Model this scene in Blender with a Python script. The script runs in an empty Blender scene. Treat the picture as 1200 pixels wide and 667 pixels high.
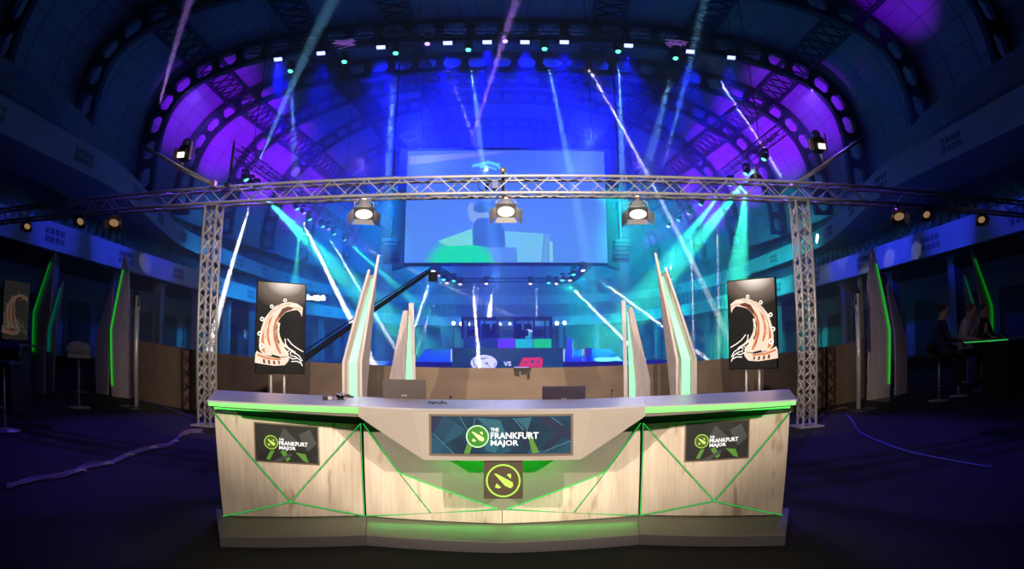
import bpy, bmesh, math, random
from mathutils import Vector, Matrix, Quaternion
random.seed(7)
S = bpy.context.scene
COL = S.collection
PI = math.pi

# ------------------------------------------------------------------ camera
CAM_H = 1.3
F = 732.1                                   # equisolid focal length in pixels of the 1200 x 667 frame
PITCH, YAW, ROLL = math.radians(6.418), math.radians(0.959), math.radians(0.137)
def _rot():
    c, s = math.cos, math.sin
    r = Matrix(((c(ROLL), 0, s(ROLL)), (0, 1, 0), (-s(ROLL), 0, c(ROLL))))
    p = Matrix(((1, 0, 0), (0, c(PITCH), -s(PITCH)), (0, s(PITCH), c(PITCH))))
    y = Matrix(((c(YAW), s(YAW), 0), (-s(YAW), c(YAW), 0), (0, 0, 1)))
    return y @ p @ r
M3 = _rot()
cam_d = bpy.data.cameras.new('camera')
cam = bpy.data.objects.new('camera', cam_d); COL.objects.link(cam)
right, fwd, up = M3 @ Vector((1, 0, 0)), M3 @ Vector((0, 1, 0)), M3 @ Vector((0, 0, 1))
m = Matrix((right, up, -fwd)).transposed().to_4x4(); m.translation = (0, 0, CAM_H)
cam.matrix_world = m
cam_d.type = 'PANO'
cam_d.sensor_fit = 'HORIZONTAL'
cam_d.sensor_width = 36.0
cam_d.clip_start = 0.05; cam_d.clip_end = 400
for holder in (cam_d, getattr(cam_d, 'cycles', None)):
    try:
        holder.panorama_type = 'FISHEYE_EQUISOLID'
        holder.fisheye_lens = F / 1200 * 36.0
        holder.fisheye_fov = math.radians(200)
    except Exception:
        pass
S.camera = cam

# ------------------------------------------------------------------ exposure, render behaviour, world
S.view_settings.view_transform = 'Standard'
S.view_settings.look = 'None'
S.view_settings.gamma = 1.0
S.view_settings.exposure = 0.0
S.view_settings.use_curve_mapping = False
try:
    S.cycles.use_denoising = True
    S.cycles.max_bounces = 4; S.cycles.diffuse_bounces = 2; S.cycles.glossy_bounces = 3
    S.cycles.transmission_bounces = 3; S.cycles.transparent_max_bounces = 8; S.cycles.volume_bounces = 0
    S.cycles.sample_clamp_indirect = 2.0
    S.cycles.caustics_reflective = False; S.cycles.caustics_refractive = False
except Exception:
    pass
world = bpy.data.worlds.new('hall_world'); S.world = world; world.use_nodes = True
world.node_tree.nodes['Background'].inputs[0].default_value = (0.05, 0.05, 0.3, 1)
world.node_tree.nodes['Background'].inputs[1].default_value = 0.002

def ray(x, y):
    a, b = x - 600.0, 333.5 - y
    r = math.hypot(a, b) or 1e-9
    th = 2 * math.asin(r / 2 / F); s = math.sin(th) / r
    return M3 @ Vector((a * s, math.cos(th), b * s))
EYE = Vector((0, 0, CAM_H))
def atY(x, y, Y): d = ray(x, y); return EYE + d * (Y / d.y)
def atX(x, y, X): d = ray(x, y); return EYE + d * (X / d.x)
def atZ(x, y, Z): d = ray(x, y); return EYE + d * ((Z - CAM_H) / d.z)
def on_plane(x, y, p0, n):
    d = ray(x, y); p0 = Vector(p0); n = Vector(n)
    return EYE + d * ((p0 - EYE).dot(n) / d.dot(n))

# ------------------------------------------------------------------ lights
def spot(name, loc, to, rgb, watts, deg, blend=0.3, size=0.1):
    l = bpy.data.lights.new(name, 'SPOT'); l.color = rgb; l.energy = watts
    l.spot_size = math.radians(deg); l.spot_blend = blend; l.shadow_soft_size = size
    o = bpy.data.objects.new(name, l); COL.objects.link(o); o.location = loc
    o.rotation_euler = (Vector(to) - Vector(loc)).to_track_quat('-Z', 'Y').to_euler()
    return o
def area(name, loc, to, rgb, watts, sx, sy):
    l = bpy.data.lights.new(name, 'AREA'); l.color = rgb; l.energy = watts; l.shape = 'RECTANGLE'; l.size = sx; l.size_y = sy
    o = bpy.data.objects.new(name, l); COL.objects.link(o); o.location = loc
    o.rotation_euler = (Vector(to) - Vector(loc)).to_track_quat('-Z', 'Y').to_euler()
    return o

WARM = (1.0, 0.82, 0.66)
# key lamps of the studio, high behind the camera, crossing on the desk
spot('key_light_left', (-4.2, -5.2, 3.9), (0.5, 4.4, 0.75), WARM, 660, 34, 0.75, 0.12)
spot('key_light_right', (4.2, -5.2, 3.9), (-0.5, 4.4, 0.75), WARM, 660, 34, 0.75, 0.12)
spot('key_light_middle', (0.0, -5.6, 3.9), (0, 4.4, 0.75), WARM, 600, 30, 0.8, 0.12)
# warm light on the studio backing: parapet, towers, displays, pylons
spot('back_key_left', (-5.2, -5.2, 3.8), (2.1, 10.0, 1.7), WARM, 4400, 28.5, 0.4, 0.05)
spot('back_key_right', (5.2, -5.2, 3.8), (-2.1, 10.0, 1.7), WARM, 4400, 28.5, 0.4, 0.05)
spot('truss_key', (0, 2.5, 5.2), (0, 9.3, 3.6), (1.0, .88, .82), 1900, 92, 1.0, 0.1)
for sg_ in (-1, 1): spot('truss_rim', (sg_ * 3.2, 13.5, 5.6), (sg_ * 3.0, 9.4, 3.9), (0.22, 0.12, 1.0), 420, 85, 1.0, 0.1)
# the hanging lamps of the truss light the desk top from behind
for x_ in (-2.1, 0.0, 2.1): spot('desk_top_lamp', (x_, 9.3, 3.4), (x_ * .6, 4.3, 1.0), (.78, .72, 1.0), 150, 30, 0.8, 0.12)
# blue light spilling over the dark studio floor and the fascias
spot('blue_floor_left', (-9, 3, 7), (-5.2, 6.5, 0), (0.04, 0.03, 1.0), 190, 60, 1.0, 0.3)
spot('blue_floor_right', (9, 3, 7), (5.2, 6.5, 0), (0.04, 0.03, 1.0), 190, 60, 1.0, 0.3)
spot('blue_truss_left', (-7.5, 12.5, 7.5), (-4.9, 9.4, 2.0), (0.16, 0.06, 1.0), 1500, 50, 0.6, 0.1)
spot('blue_truss_right', (7.5, 12.5, 7.5), (4.9, 9.2, 2.0), (0.16, 0.06, 1.0), 1500, 50, 0.6, 0.1)
for sg_ in (-1, 1):
    spot('blue_pylon', (sg_ * 5.6, 7.5, 6.5), (sg_ * 9.3, 12.6, 2.4), (0.16, 0.08, 1.0), 150, 40, 0.8, 0.2)
    for y_, w_ in ((13.5, 700), (17.5, 1700), (21.5, 2600), (26, 2200)):
        spot('fascia_blue', (sg_ * 8.0, y_ - 1.0, 8.6), (sg_ * 16.3, y_, 5.3), (0.02, 0.04, 1.0), w_ * (1.0 if sg_ < 0 else 1.7), 24, 0.7, 0.2)

HAZE = 0.016; BEAM = 10.0
BLUE = (0.005, 0.01, 1.0); PURPLE = (0.22, 0.0, 1.0); TEAL = (0.0, 0.55, 0.7); GREEN = (0.0, 1.0, 0.35); WHITE = (0.8, 0.85, 1.0)
# purple uplights washing the vault between the arches
for sgn in (-1, 1):
    for Ym, xx, w in ((33, 13.5, 6000), (39.5, 13.5, 11000), (46.5, 13, 12500), (53.5, 12, 10000)):
        spot('vault_uplight', (sgn * xx, Ym, 10.4), (sgn * 18.6, Ym + .4, 16.4), PURPLE, w * (1.15 if sgn > 0 else 1), 62, 0.7, 0.3)
spot('vault_uplight', (15.0, 20.5, 12.4), (18.4, 20.8, 17.2), PURPLE, 1500, 52, 0.8, 0.3)
# blue wash over the dome and the far end
spot('dome_blue', (-5, 32, 13.0), (-3, 58, 20.5), BLUE, 120000, 84, 1.0, 0.5)
spot('dome_blue', (5, 32, 13.0), (3, 58, 20.5), BLUE, 120000, 84, 1.0, 0.5)
spot('vault_blue', (0, 27, 8.0), (0, 44, 20), (0.0, 0.07, 1.0), 3500, 95, 1.0, 0.5)
# teal and blue washes over balconies and floor of the arena
spot('balcony_teal_left', (-5, 30, 9.5), (-18, 44, 3), (0.0, 0.32, 0.9), 24000, 80, 1.0, 0.4)
spot('balcony_teal_right', (5, 30, 9.5), (18, 44, 3), (0.0, 0.75, 0.7), 28000, 80, 1.0, 0.4)
spot('balcony_teal_left', (-4, 46, 9.5), (-14, 63, 4), (0.0, 0.4, 1.0), 34000, 85, 1.0, 0.4)
spot('balcony_teal_right', (4, 46, 9.5), (14, 63, 4), (0.0, 0.65, 0.8), 40000, 85, 1.0, 0.4)
spot('far_end_blue', (0, 50, 9), (0, 70, 5), (0.08, 0.32, 1.0), 22000, 95, 1.0, 0.4)

# ------------------------------------------------------------------ materials
def mat(name, rgb, rough=0.6, metal=0.0, emit=None, es=0.0, spec=None):
    m = bpy.data.materials.new(name); m.use_nodes = True
    b = m.node_tree.nodes['Principled BSDF']
    b.inputs['Base Color'].default_value = (*rgb, 1); b.inputs['Roughness'].default_value = rough; b.inputs['Metallic'].default_value = metal
    if spec is not None: b.inputs['Specular IOR Level'].default_value = spec
    if emit: b.inputs['Emission Color'].default_value = (*emit, 1); b.inputs['Emission Strength'].default_value = es
    return m
def noisy(name, c1, c2, scale=6.0, rough=0.6, metal=0.0, stretch=(1, 1, 1), bump=0.0, detail=5.0, lo=0.35, hi=0.65):
    m = mat(name, c1, rough, metal); nt = m.node_tree; N, L = nt.nodes, nt.links; b = N['Principled BSDF']
    tc = N.new('ShaderNodeTexCoord'); mp = N.new('ShaderNodeMapping'); mp.inputs['Scale'].default_value = stretch
    nz = N.new('ShaderNodeTexNoise'); nz.inputs['Scale'].default_value = scale; nz.inputs['Detail'].default_value = detail
    cr = N.new('ShaderNodeValToRGB'); cr.color_ramp.elements[0].position = lo; cr.color_ramp.elements[1].position = hi
    cr.color_ramp.elements[0].color = (*c1, 1); cr.color_ramp.elements[1].color = (*c2, 1)
    L.new(tc.outputs['Object'], mp.inputs[0]); L.new(mp.outputs[0], nz.inputs['Vector']); L.new(nz.outputs['Fac'], cr.inputs[0]); L.new(cr.outputs[0], b.inputs['Base Color'])
    if bump:
        bp = N.new('ShaderNodeBump'); bp.inputs['Strength'].default_value = bump; bp.inputs['Distance'].default_value = 0.01
        L.new(nz.outputs['Fac'], bp.inputs['Height']); L.new(bp.outputs[0], b.inputs['Normal'])
    return m
def glow(name, rgb, s, rough=0.4):
    return mat(name, tuple(min(1, c) * 0.3 for c in rgb), rough, 0, rgb, s)

def wood_mat():
    m = mat('pale_oak', (0.6, 0.48, 0.36), 0.5); nt = m.node_tree; N, L = nt.nodes, nt.links; b = N['Principled BSDF']
    tc = N.new('ShaderNodeTexCoord')
    def nz(scale, st, det=4.0):
        mp = N.new('ShaderNodeMapping'); mp.inputs['Scale'].default_value = st; n = N.new('ShaderNodeTexNoise'); n.inputs['Scale'].default_value = scale; n.inputs['Detail'].default_value = det
        L.new(tc.outputs['Object'], mp.inputs[0]); L.new(mp.outputs[0], n.inputs['Vector']); return n
    grain = nz(14, (3.5, 3.5, 0.22)); blot = nz(3.2, (1.4, 1.4, 0.5)); knot = nz(5.0, (2.2, 2.2, 0.55), 2.0)
    r1 = N.new('ShaderNodeValToRGB'); r1.color_ramp.elements[0].position = 0.3; r1.color_ramp.elements[1].position = 0.7
    r1.color_ramp.elements[0].color = (0.60, 0.505, 0.42, 1); r1.color_ramp.elements[1].color = (0.70, 0.615, 0.53, 1)
    r2 = N.new('ShaderNodeValToRGB'); r2.color_ramp.elements[0].position = 0.35; r2.color_ramp.elements[1].position = 0.62
    r2.color_ramp.elements[0].color = (0.76, 0.74, 0.72, 1); r2.color_ramp.elements[1].color = (1, 1, 1, 1)
    r3 = N.new('ShaderNodeValToRGB'); r3.color_ramp.elements[0].position = 0.30; r3.color_ramp.elements[1].position = 0.38
    r3.color_ramp.elements[0].color = (0.66, 0.57, 0.50, 1); r3.color_ramp.elements[1].color = (1, 1, 1, 1)
    L.new(grain.outputs['Fac'], r1.inputs[0]); L.new(blot.outputs['Fac'], r2.inputs[0]); L.new(knot.outputs['Fac'], r3.inputs[0])
    def mul(a, c):
        x = N.new('ShaderNodeMix'); x.data_type = 'RGBA'; x.blend_type = 'MULTIPLY'; x.inputs[0].default_value = 1.0
        L.new(a, x.inputs[6]); L.new(c, x.inputs[7]); return x.outputs[2]
    L.new(mul(mul(r1.outputs[0], r2.outputs[0]), r3.outputs[0]), b.inputs['Base Color'])
    return m
def grid_mat(name, base, line, cells, rough=0.7, mortar=0.03):
    m = mat(name, base, rough); nt = m.node_tree; N, L = nt.nodes, nt.links; b = N['Principled BSDF']
    uv = N.new('ShaderNodeUVMap'); mp = N.new('ShaderNodeMapping'); mp.inputs['Scale'].default_value = cells
    br = N.new('ShaderNodeTexBrick'); br.offset = 0.0; br.inputs['Scale'].default_value = 1.0
    br.inputs['Color1'].default_value = (*base, 1); br.inputs['Color2'].default_value = (*[c * 0.86 for c in base], 1); br.inputs['Mortar'].default_value = (*line, 1)
    br.inputs['Mortar Size'].default_value = mortar; br.inputs['Brick Width'].default_value = 1.0; br.inputs['Row Height'].default_value = 1.0
    L.new(uv.outputs[0], mp.inputs[0]); L.new(mp.outputs[0], br.inputs['Vector']); L.new(br.outputs['Color'], b.inputs['Base Color'])
    return m

MAT = {
    'wood': wood_mat(),
    'laminate': noisy('grey_laminate', (0.30, 0.275, 0.245), (0.33, 0.305, 0.27), 3, 0.45),
    'plinth_shade': mat('shaded_front_laminate', (0.085, 0.08, 0.085), 0.6), 'laminate_shaded': noisy('shaded_laminate', (0.21, 0.20, 0.165), (0.235, 0.22, 0.185), 3, 0.5), 'plinth': noisy('plinth_laminate', (0.16, 0.155, 0.135), (0.19, 0.18, 0.155), 2, 0.6),  # first two: shade put into darker copies of the laminate
    'silver': mat('brushed_silver_top', (0.50, 0.49, 0.56), 0.30, 0.45),
    'black': mat('matt_black', (0.012, 0.012, 0.014), 0.6),
    'black_gloss': mat('gloss_black', (0.01, 0.01, 0.012), 0.2),
    'frame': mat('bronze_grey_bezel', (0.16, 0.13, 0.10), 0.35, 0.3),
    'green_led': glow('green_light_strip', (0.08, 1.0, 0.10), 1.6),
    'green_led_top': glow('pale_green_light_strip', (0.20, 1.0, 0.16), 1.25),
    'green_line': glow('green_gap_light', (0.05, 0.9, 0.14), 0.62),
    'fin_led': glow('white_green_light_strip', (0.36, 1.0, 0.55), 1.0),
    'fin_led_dark': glow('green_light_line', (0.01, 0.55, 0.02), 0.8), 'fin_led_dim': glow('dim_green_light_line', (0.0, 0.22, 0.01), 0.7),
    'fin_led_teal': glow('teal_light_line', (0.0, 0.16, 0.10), 0.35),
    'fin': noisy('whitewashed_board', (0.50, 0.42, 0.42), (0.62, 0.53, 0.52), 9, 0.6, 0, (3, 3, 0.4)),
    'fin_inner': mat('beige_board', (0.42, 0.38, 0.32), 0.6),
    'alu': noisy('aluminium', (0.58, 0.55, 0.53), (0.68, 0.65, 0.62), 20, 0.4, 0.35),
    'steel': mat('brushed_steel', (0.58, 0.55, 0.55), 0.35, 0.4),
    'dark_steel': mat('dark_steel', (0.05, 0.05, 0.06), 0.4, 0.6),
    'parapet': noisy('brown_parapet_board', (0.215, 0.150, 0.105), (0.26, 0.185, 0.13), 2.0, 0.75, 0, (1, 1, 2), 0.1),
    'carpet': noisy('black_carpet', (0.004, 0.004, 0.006), (0.008, 0.007, 0.010), 60, 0.95, 0, (1, 1, 1), 0.3),
    'arena_floor': noisy('arena_floor', (0.09, 0.10, 0.12), (0.14, 0.15, 0.17), 1.0, 0.25),
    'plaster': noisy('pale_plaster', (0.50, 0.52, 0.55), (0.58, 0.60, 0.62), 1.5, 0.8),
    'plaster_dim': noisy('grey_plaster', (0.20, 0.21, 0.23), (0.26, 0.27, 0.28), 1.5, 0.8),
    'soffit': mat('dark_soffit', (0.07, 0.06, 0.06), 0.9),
    'vent': mat('vent_grey', (0.22, 0.24, 0.28), 0.8), 'opening': mat('dark_opening', (0.02, 0.022, 0.028), 0.8),
    'seat': mat('seat_plastic', (0.07, 0.09, 0.13), 0.5),
    'rib': mat('arch_steel', (0.022, 0.028, 0.05), 0.7),
    'vault': grid_mat('vault_panels', (0.36, 0.37, 0.42), (0.16, 0.17, 0.2), (1, 1, 1), 0.8, 0.03),
    'cable': mat('cable_purple', (0.14, 0.10, 0.26), 0.5), 'cable_tan': mat('cable_tan', (0.34, 0.16, 0.08), 0.6),
    'cable_blue': mat('cable_blue', (0.10, 0.12, 0.75), 0.5),
    'white': mat('white_paint', (0.75, 0.75, 0.75), 0.4),
    'laptop_grey': mat('laptop_shell', (0.10, 0.085, 0.085), 0.4, 0.3), 'laptop_dark': mat('laptop_dark_shell', (0.05, 0.04, 0.07), 0.35, 0.3),
    'text_white': glow('white_screen_lettering', (1, 1, 1), 0.95),
    'lime': glow('lime_emblem', (0.55, 0.95, 0.12), 0.8), 'lime_ring': glow('green_emblem_ring', (0.25, 0.95, 0.08), 0.9),
    'disc_green': glow('emblem_disc_green', (0.05, 0.30, 0.03), 0.55),
    'skin': mat('skin', (0.50, 0.30, 0.22), 0.55), 'hair_dark': mat('dark_hair', (0.03, 0.02, 0.015), 0.7), 'hair_brown': mat('brown_hair', (0.12, 0.06, 0.03), 0.7),
    'suit_navy': mat('navy_suit', (0.02, 0.025, 0.07), 0.8), 'shirt_mauve': mat('mauve_shirt', (0.42, 0.32, 0.42), 0.8), 'suit_black': mat('black_suit', (0.02, 0.018, 0.022), 0.8),
    'trouser': mat('dark_trousers', (0.015, 0.015, 0.02), 0.85), 'shirt_white': mat('white_shirt', (0.6, 0.6, 0.62), 0.7),
}

def haze_mat():
    m = bpy.data.materials.new('stage_haze'); m.use_nodes = True; nt = m.node_tree; nt.nodes.clear()
    o = nt.nodes.new('ShaderNodeOutputMaterial'); v = nt.nodes.new('ShaderNodeVolumeScatter')
    v.inputs['Color'].default_value = (1, 1, 1, 1); v.inputs['Density'].default_value = HAZE; v.inputs['Anisotropy'].default_value = 0.2
    nt.links.new(v.outputs[0], o.inputs['Volume']); return m

# ------------------------------------------------------------------ mesh builders
class MB:
    def __init__(s): s.v = []; s.f = []; s.m = []; s.uv = {}; s.smooth = False
    def add(s, vs, fs, mi=0):
        n = len(s.v); s.v += [tuple(v) for v in vs]; s.f += [tuple(i + n for i in f) for f in fs]; s.m += [mi] * len(fs); return s
    def box(s, c, d, R=None, mi=0):
        c = Vector(c); vs = []
        for x in (-1, 1):
            for y in (-1, 1):
                for z in (-1, 1):
                    p = Vector((x * d[0] / 2, y * d[1] / 2, z * d[2] / 2))
                    if R is not None: p = R @ p
                    vs.append(c + p)
        return s.add(vs, [(0, 1, 3, 2), (4, 6, 7, 5), (0, 4, 5, 1), (2, 3, 7, 6), (0, 2, 6, 4), (1, 5, 7, 3)], mi)
    def tube(s, pts, r, n=8, mi=0, closed=False, caps=True):
        pts = [Vector(p) for p in pts]; k = len(pts); rs = r if isinstance(r, (list, tuple)) else [r] * k
        rings = []; ref = None
        for i, p in enumerate(pts):
            if closed: t = pts[(i + 1) % k] - pts[i - 1]
            else: t = (pts[min(i + 1, k - 1)] - pts[max(i - 1, 0)])
            if t.length < 1e-9: t = Vector((0, 0, 1))
            t.normalize()
            if ref is None: ref = Vector((0, 0, 1)) if abs(t.z) < 0.9 else Vector((1, 0, 0))
            a = t.cross(ref)
            if a.length < 1e-4: a = t.cross(Vector((0.3, 1, 0.2)))
            a.normalize(); b = t.cross(a); ref = -b if False else ref
            rings.append([p + (a * math.cos(2 * PI * j / n) + b * math.sin(2 * PI * j / n)) * rs[i] for j in range(n)])
        vs = [v for rg in rings for v in rg]; fs = []
        for i in range(k if closed else k - 1):
            i2 = (i + 1) % k
            for j in range(n): fs.append((i * n + j, i * n + (j + 1) % n, i2 * n + (j + 1) % n, i2 * n + j))
        if caps and not closed: fs += [tuple(range(n))[::-1], tuple((k - 1) * n + j for j in range(n))]
        return s.add(vs, fs, mi)
    def prism(s, poly, off, mi=0):
        poly = [Vector(p) for p in poly]; off = Vector(off); n = len(poly)
        fs = [tuple(range(n)), tuple(range(n, 2 * n))[::-1]] + [(i, (i + 1) % n, n + (i + 1) % n, n + i) for i in range(n)]
        return s.add(poly + [p + off for p in poly], fs, mi)
    def lathe(s, prof, c=(0, 0, 0), n=24, R=None, mi=0):
        c = Vector(c); vs = []; k = len(prof)
        for (r, z) in prof:
            for j in range(n):
                p = Vector((r * math.cos(2 * PI * j / n), r * math.sin(2 * PI * j / n), z))
                if R is not None: p = R @ p
                vs.append(c + p)
        fs = [(i * n + j, i * n + (j + 1) % n, (i + 1) * n + (j + 1) % n, (i + 1) * n + j) for i in range(k - 1) for j in range(n)]
        fs += [tuple(range(n))[::-1], tuple((k - 1) * n + j for j in range(n))]
        return s.add(vs, fs, mi)
    def ball(s, c, r, n=10, mi=0, sc=(1, 1, 1)):
        c = Vector(c); vs = []; k = n // 2 + 1
        prof = [(math.sin(PI * i / k), -math.cos(PI * i / k)) for i in range(k + 1)]
        prof[0] = (0.02, -1); prof[-1] = (0.02, 1)
        for (a, z) in prof:
            for j in range(n): vs.append(c + Vector((a * math.cos(2 * PI * j / n) * r * sc[0], a * math.sin(2 * PI * j / n) * r * sc[1], z * r * sc[2])))
        fs = [(i * n + j, i * n + (j + 1) % n, (i + 1) * n + (j + 1) % n, (i + 1) * n + j) for i in range(k) for j in range(n)]
        fs += [tuple(range(n))[::-1], tuple(k * n + j for j in range(n))]
        return s.add(vs, fs, mi)
    def build(s, name, mats, parent=None, smooth=False, bevel=0.0, local=False):
        """Vertices are given in world space unless local; under a parent they are moved into its space."""
        me = bpy.data.meshes.new(name)
        vs = s.v
        if parent is not None and not local:
            inv = world_of(parent).inverted(); vs = [tuple(inv @ Vector(v)) for v in vs]
        me.from_pydata(vs, [], s.f); me.update()
        if not isinstance(mats, (list, tuple)): mats = [mats]
        for m_ in mats: me.materials.append(m_)
        for p, mi in zip(me.polygons, s.m): p.material_index = mi; p.use_smooth = smooth
        bm = bmesh.new(); bm.from_mesh(me); bmesh.ops.recalc_face_normals(bm, faces=bm.faces[:]); bm.to_mesh(me); bm.free()
        o = bpy.data.objects.new(name, me); COL.objects.link(o)
        if parent is not None: o.parent = parent
        if bevel:
            b = o.modifiers.new('bevel', 'BEVEL'); b.width = bevel; b.segments = 2; b.limit_method = 'ANGLE'
        return o
WORLD = {}
def world_of(o):
    m_ = o.matrix_basis.copy(); p = o.parent
    while p is not None: m_ = p.matrix_basis @ m_; p = p.parent
    return m_
def thing(name, label, cat, loc=(0, 0, 0), rz=0.0, group=None):
    o = bpy.data.objects.new(name, None); COL.objects.link(o); o.location = loc; o.rotation_euler = (0, 0, rz); o.empty_display_size = 0.1
    o.matrix_basis = Matrix.Translation(Vector(loc)) @ Matrix.Rotation(rz, 4, 'Z')
    return tag(o, label, cat, group)
def tag(o, label, cat, group=None, kind=None):
    o['label'] = label; o['category'] = cat
    if group: o['group'] = group
    if kind: o['kind'] = kind
    return o
def struct(o): o['kind'] = 'structure'; return o
def stuff(o, label=None, cat=None):
    o['kind'] = 'stuff'
    if label: o['label'] = label; o['category'] = cat
    return o
def kids(o): return [c for c in bpy.data.objects if c.parent == o]
def copy_tree(o, parent=None):
    c = o.copy(); COL.objects.link(c)
    if parent is not None: c.parent = parent
    for ch in kids(o): copy_tree(ch, c)
    return c
def place(o, loc, R=None):
    m_ = (R.to_4x4() if R is not None else Matrix.Identity(4)); m_.translation = Vector(loc); o.matrix_basis = m_; return o
def aim(d, roll_up=Vector((0, 0, 1))):
    """rotation whose -Z points along d and whose +Y is up"""
    return Vector(d).to_track_quat('-Z', 'Y').to_matrix()
ORD = ['first', 'second', 'third', 'fourth', 'fifth', 'sixth', 'seventh', 'eighth', 'ninth', 'tenth', 'eleventh', 'twelfth']

def text_pieces(txt, bold=0.02):
    cu = bpy.data.curves.new('lettering', 'FONT'); cu.body = txt; cu.offset = bold; cu.resolution_u = 2
    o = bpy.data.objects.new('lettering', cu); COL.objects.link(o)
    dg = bpy.context.evaluated_depsgraph_get(); dg.update(); me = o.evaluated_get(dg).to_mesh()
    vs = [v.co.copy() for v in me.vertices]; fs = [tuple(p.vertices) for p in me.polygons]
    o.evaluated_get(dg).to_mesh_clear(); bpy.data.objects.remove(o); bpy.data.curves.remove(cu)
    x0, x1 = min(v.x for v in vs), max(v.x for v in vs); y0, y1 = min(v.y for v in vs), max(v.y for v in vs)
    return [((v.x - x0) / (x1 - x0), (v.y - y0) / (y1 - y0)) for v in vs], fs
class Sheet:
    """A flat frame of reference: origin o, unit axes u (right), w (up), outward normal n, sizes in metres."""
    def __init__(s, o, u, w, n): s.o, s.u, s.w, s.n = Vector(o), Vector(u).normalized(), Vector(w).normalized(), Vector(n).normalized()
    def p(s, a, b, lift=0.0): return s.o + s.u * a + s.w * b + s.n * lift
    def poly(s, mb, pts, lift, th=0.001, mi=0): mb.prism([s.p(a, b, lift) for a, b in pts], s.n * th, mi); return mb
    def line(s, mb, a, b, wd, lift, th=0.001, mi=0):
        dx, dy = b[0] - a[0], b[1] - a[1]; L = math.hypot(dx, dy) or 1; nx, ny = -dy / L * wd / 2, dx / L * wd / 2
        return s.poly(mb, [(a[0] + nx, a[1] + ny), (b[0] + nx, b[1] + ny), (b[0] - nx, b[1] - ny), (a[0] - nx, a[1] - ny)], lift, th, mi)
    def ring(s, mb, c, r0, r1, lift, n=32, mi=0, sx=1.0, th=0.001):
        vs = []; 
        for r in (r0, r1):
            for k in range(n): a = 2 * PI * k / n; vs.append(s.p(c[0] + r * sx * math.cos(a), c[1] + r * math.sin(a), lift + th))
        mb.add(vs, [(k, (k + 1) % n, n + (k + 1) % n, n + k) for k in range(n)], mi); return mb
    def disc(s, mb, c, r, lift, n=28, mi=0, sx=1.0, th=0.001):
        return s.poly(mb, [(c[0] + r * sx * math.cos(2 * PI * k / n), c[1] + r * math.sin(2 * PI * k / n)) for k in range(n)], lift, th, mi)
    def text(s, mb, txt, a, b, wd, ht, lift, bold=0.03, mi=0):
        vs, fs = text_pieces(txt, bold); mb.add([s.p(a + x * wd, b + y * ht, lift) for x, y in vs], fs, mi); return mb

def slab(name, poly, m_, z0, z1, parent=None):
    return MB().prism([(x, y, z0) for x, y in poly], (0, 0, z1 - z0)).build(name, m_, parent)

# ================================================================== THE HALL
# parapet arc in plan: nearest to us in the middle, falling away to the sides
PCX, PCY, PR = 0.0, 25.2, 14.8
def arc(x, off=0.0): r = PR + off; return (x, PCY - math.sqrt(max(r * r - x * x, 0)))
def par_top(x): return 1.075 + 0.0046 * x * x

fl = MB().box((0, 18, -0.1), (60, 64, 0.2)); struct(fl.build('floor', MAT['carpet']))
poly = [arc(-14.7 + 29.4 * i / 40, 0.0) for i in range(41)] + [(25, 25), (25, 84), (-25, 84), (-25, 25)]
struct(slab('floor_arena', poly, MAT['arena_floor'], 0.005, 0.6))

pb = MB(); xs = [-13.8 + 27.6 * i / 60 for i in range(61)]; vs = []
for x in xs:
    a, b = arc(x, 0.10), arc(x, -0.02); t = par_top(min(abs(x), 9.5)); vs += [(a[0], a[1], 0), (a[0], a[1], t), (b[0], b[1], t), (b[0], b[1], 0)]
fs = []
for i in range(60):
    for j in range(4): fs.append((i * 4 + j, i * 4 + (j + 1) % 4, i * 4 + 4 + (j + 1) % 4, i * 4 + 4 + j))
fs += [(0, 1, 2, 3), (240, 243, 242, 241)]
pb.add(vs, fs); struct(pb.build('wall_parapet', MAT['parapet']))

B1 = [(16, -9), (16, 14), (16.2, 24), (16.6, 36), (16.6, 46), (15.8, 54), (13, 62), (9, 67.5), (4, 70), (0, 70.5)]
B2 = [(15, -9), (15, 15), (15.2, 20), (16.3, 24), (17.8, 28.5), (19.2, 34), (19.7, 43), (19.5, 54), (18.2, 63), (15, 70.5), (9, 74), (0, 75)]
def smooth_path(P, n=5):
    out = []
    for i in range(len(P) - 1):
        p0, p1, p2, p3 = P[max(i - 1, 0)], P[i], P[i + 1], P[min(i + 2, len(P) - 1)]
        for k in range(n):
            t = k / n
            out.append(tuple(0.5 * (2 * p1[j] + (p2[j] - p0[j]) * t + (2 * p0[j] - 5 * p1[j] + 4 * p2[j] - p3[j]) * t * t + (3 * p1[j] - p0[j] - 3 * p2[j] + p3[j]) * t ** 3) for j in (0, 1)))
    out.append(P[-1]); return out
def full_path(P, n=5):
    h = smooth_path(P, n); return [(-x, y) for x, y in h] + h[::-1][1:]
def offset_path(P, d):
    out = []
    for i, p in enumerate(P):
        a, b = P[max(i - 1, 0)], P[min(i + 1, len(P) - 1)]; tx, ty = b[0] - a[0], b[1] - a[1]; L = math.hypot(tx, ty) or 1
        out.append((p[0] - ty / L * d, p[1] + tx / L * d))     # outward is to the left of travel (left side -> far -> right side)
    return out
def sweep(name, P, prof, m_, close=False):
    """prof: list of (outward offset, z)."""
    mb = MB(); k = len(prof); cols = [offset_path(P, d) for d, z in prof]
    for i in range(len(P)):
        for j in range(k): mb.v.append((cols[j][i][0], cols[j][i][1], prof[j][1]))
    for i in range(len(P) - 1):
        for j in range(k if close else k - 1):
            j2 = (j + 1) % k; mb.f.append((i * k + j, i * k + j2, (i + 1) * k + j2, (i + 1) * k + j)); mb.m.append(0)
    return struct(mb.build(name, m_))
P1, P2 = full_path(B1), full_path(B2)
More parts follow.
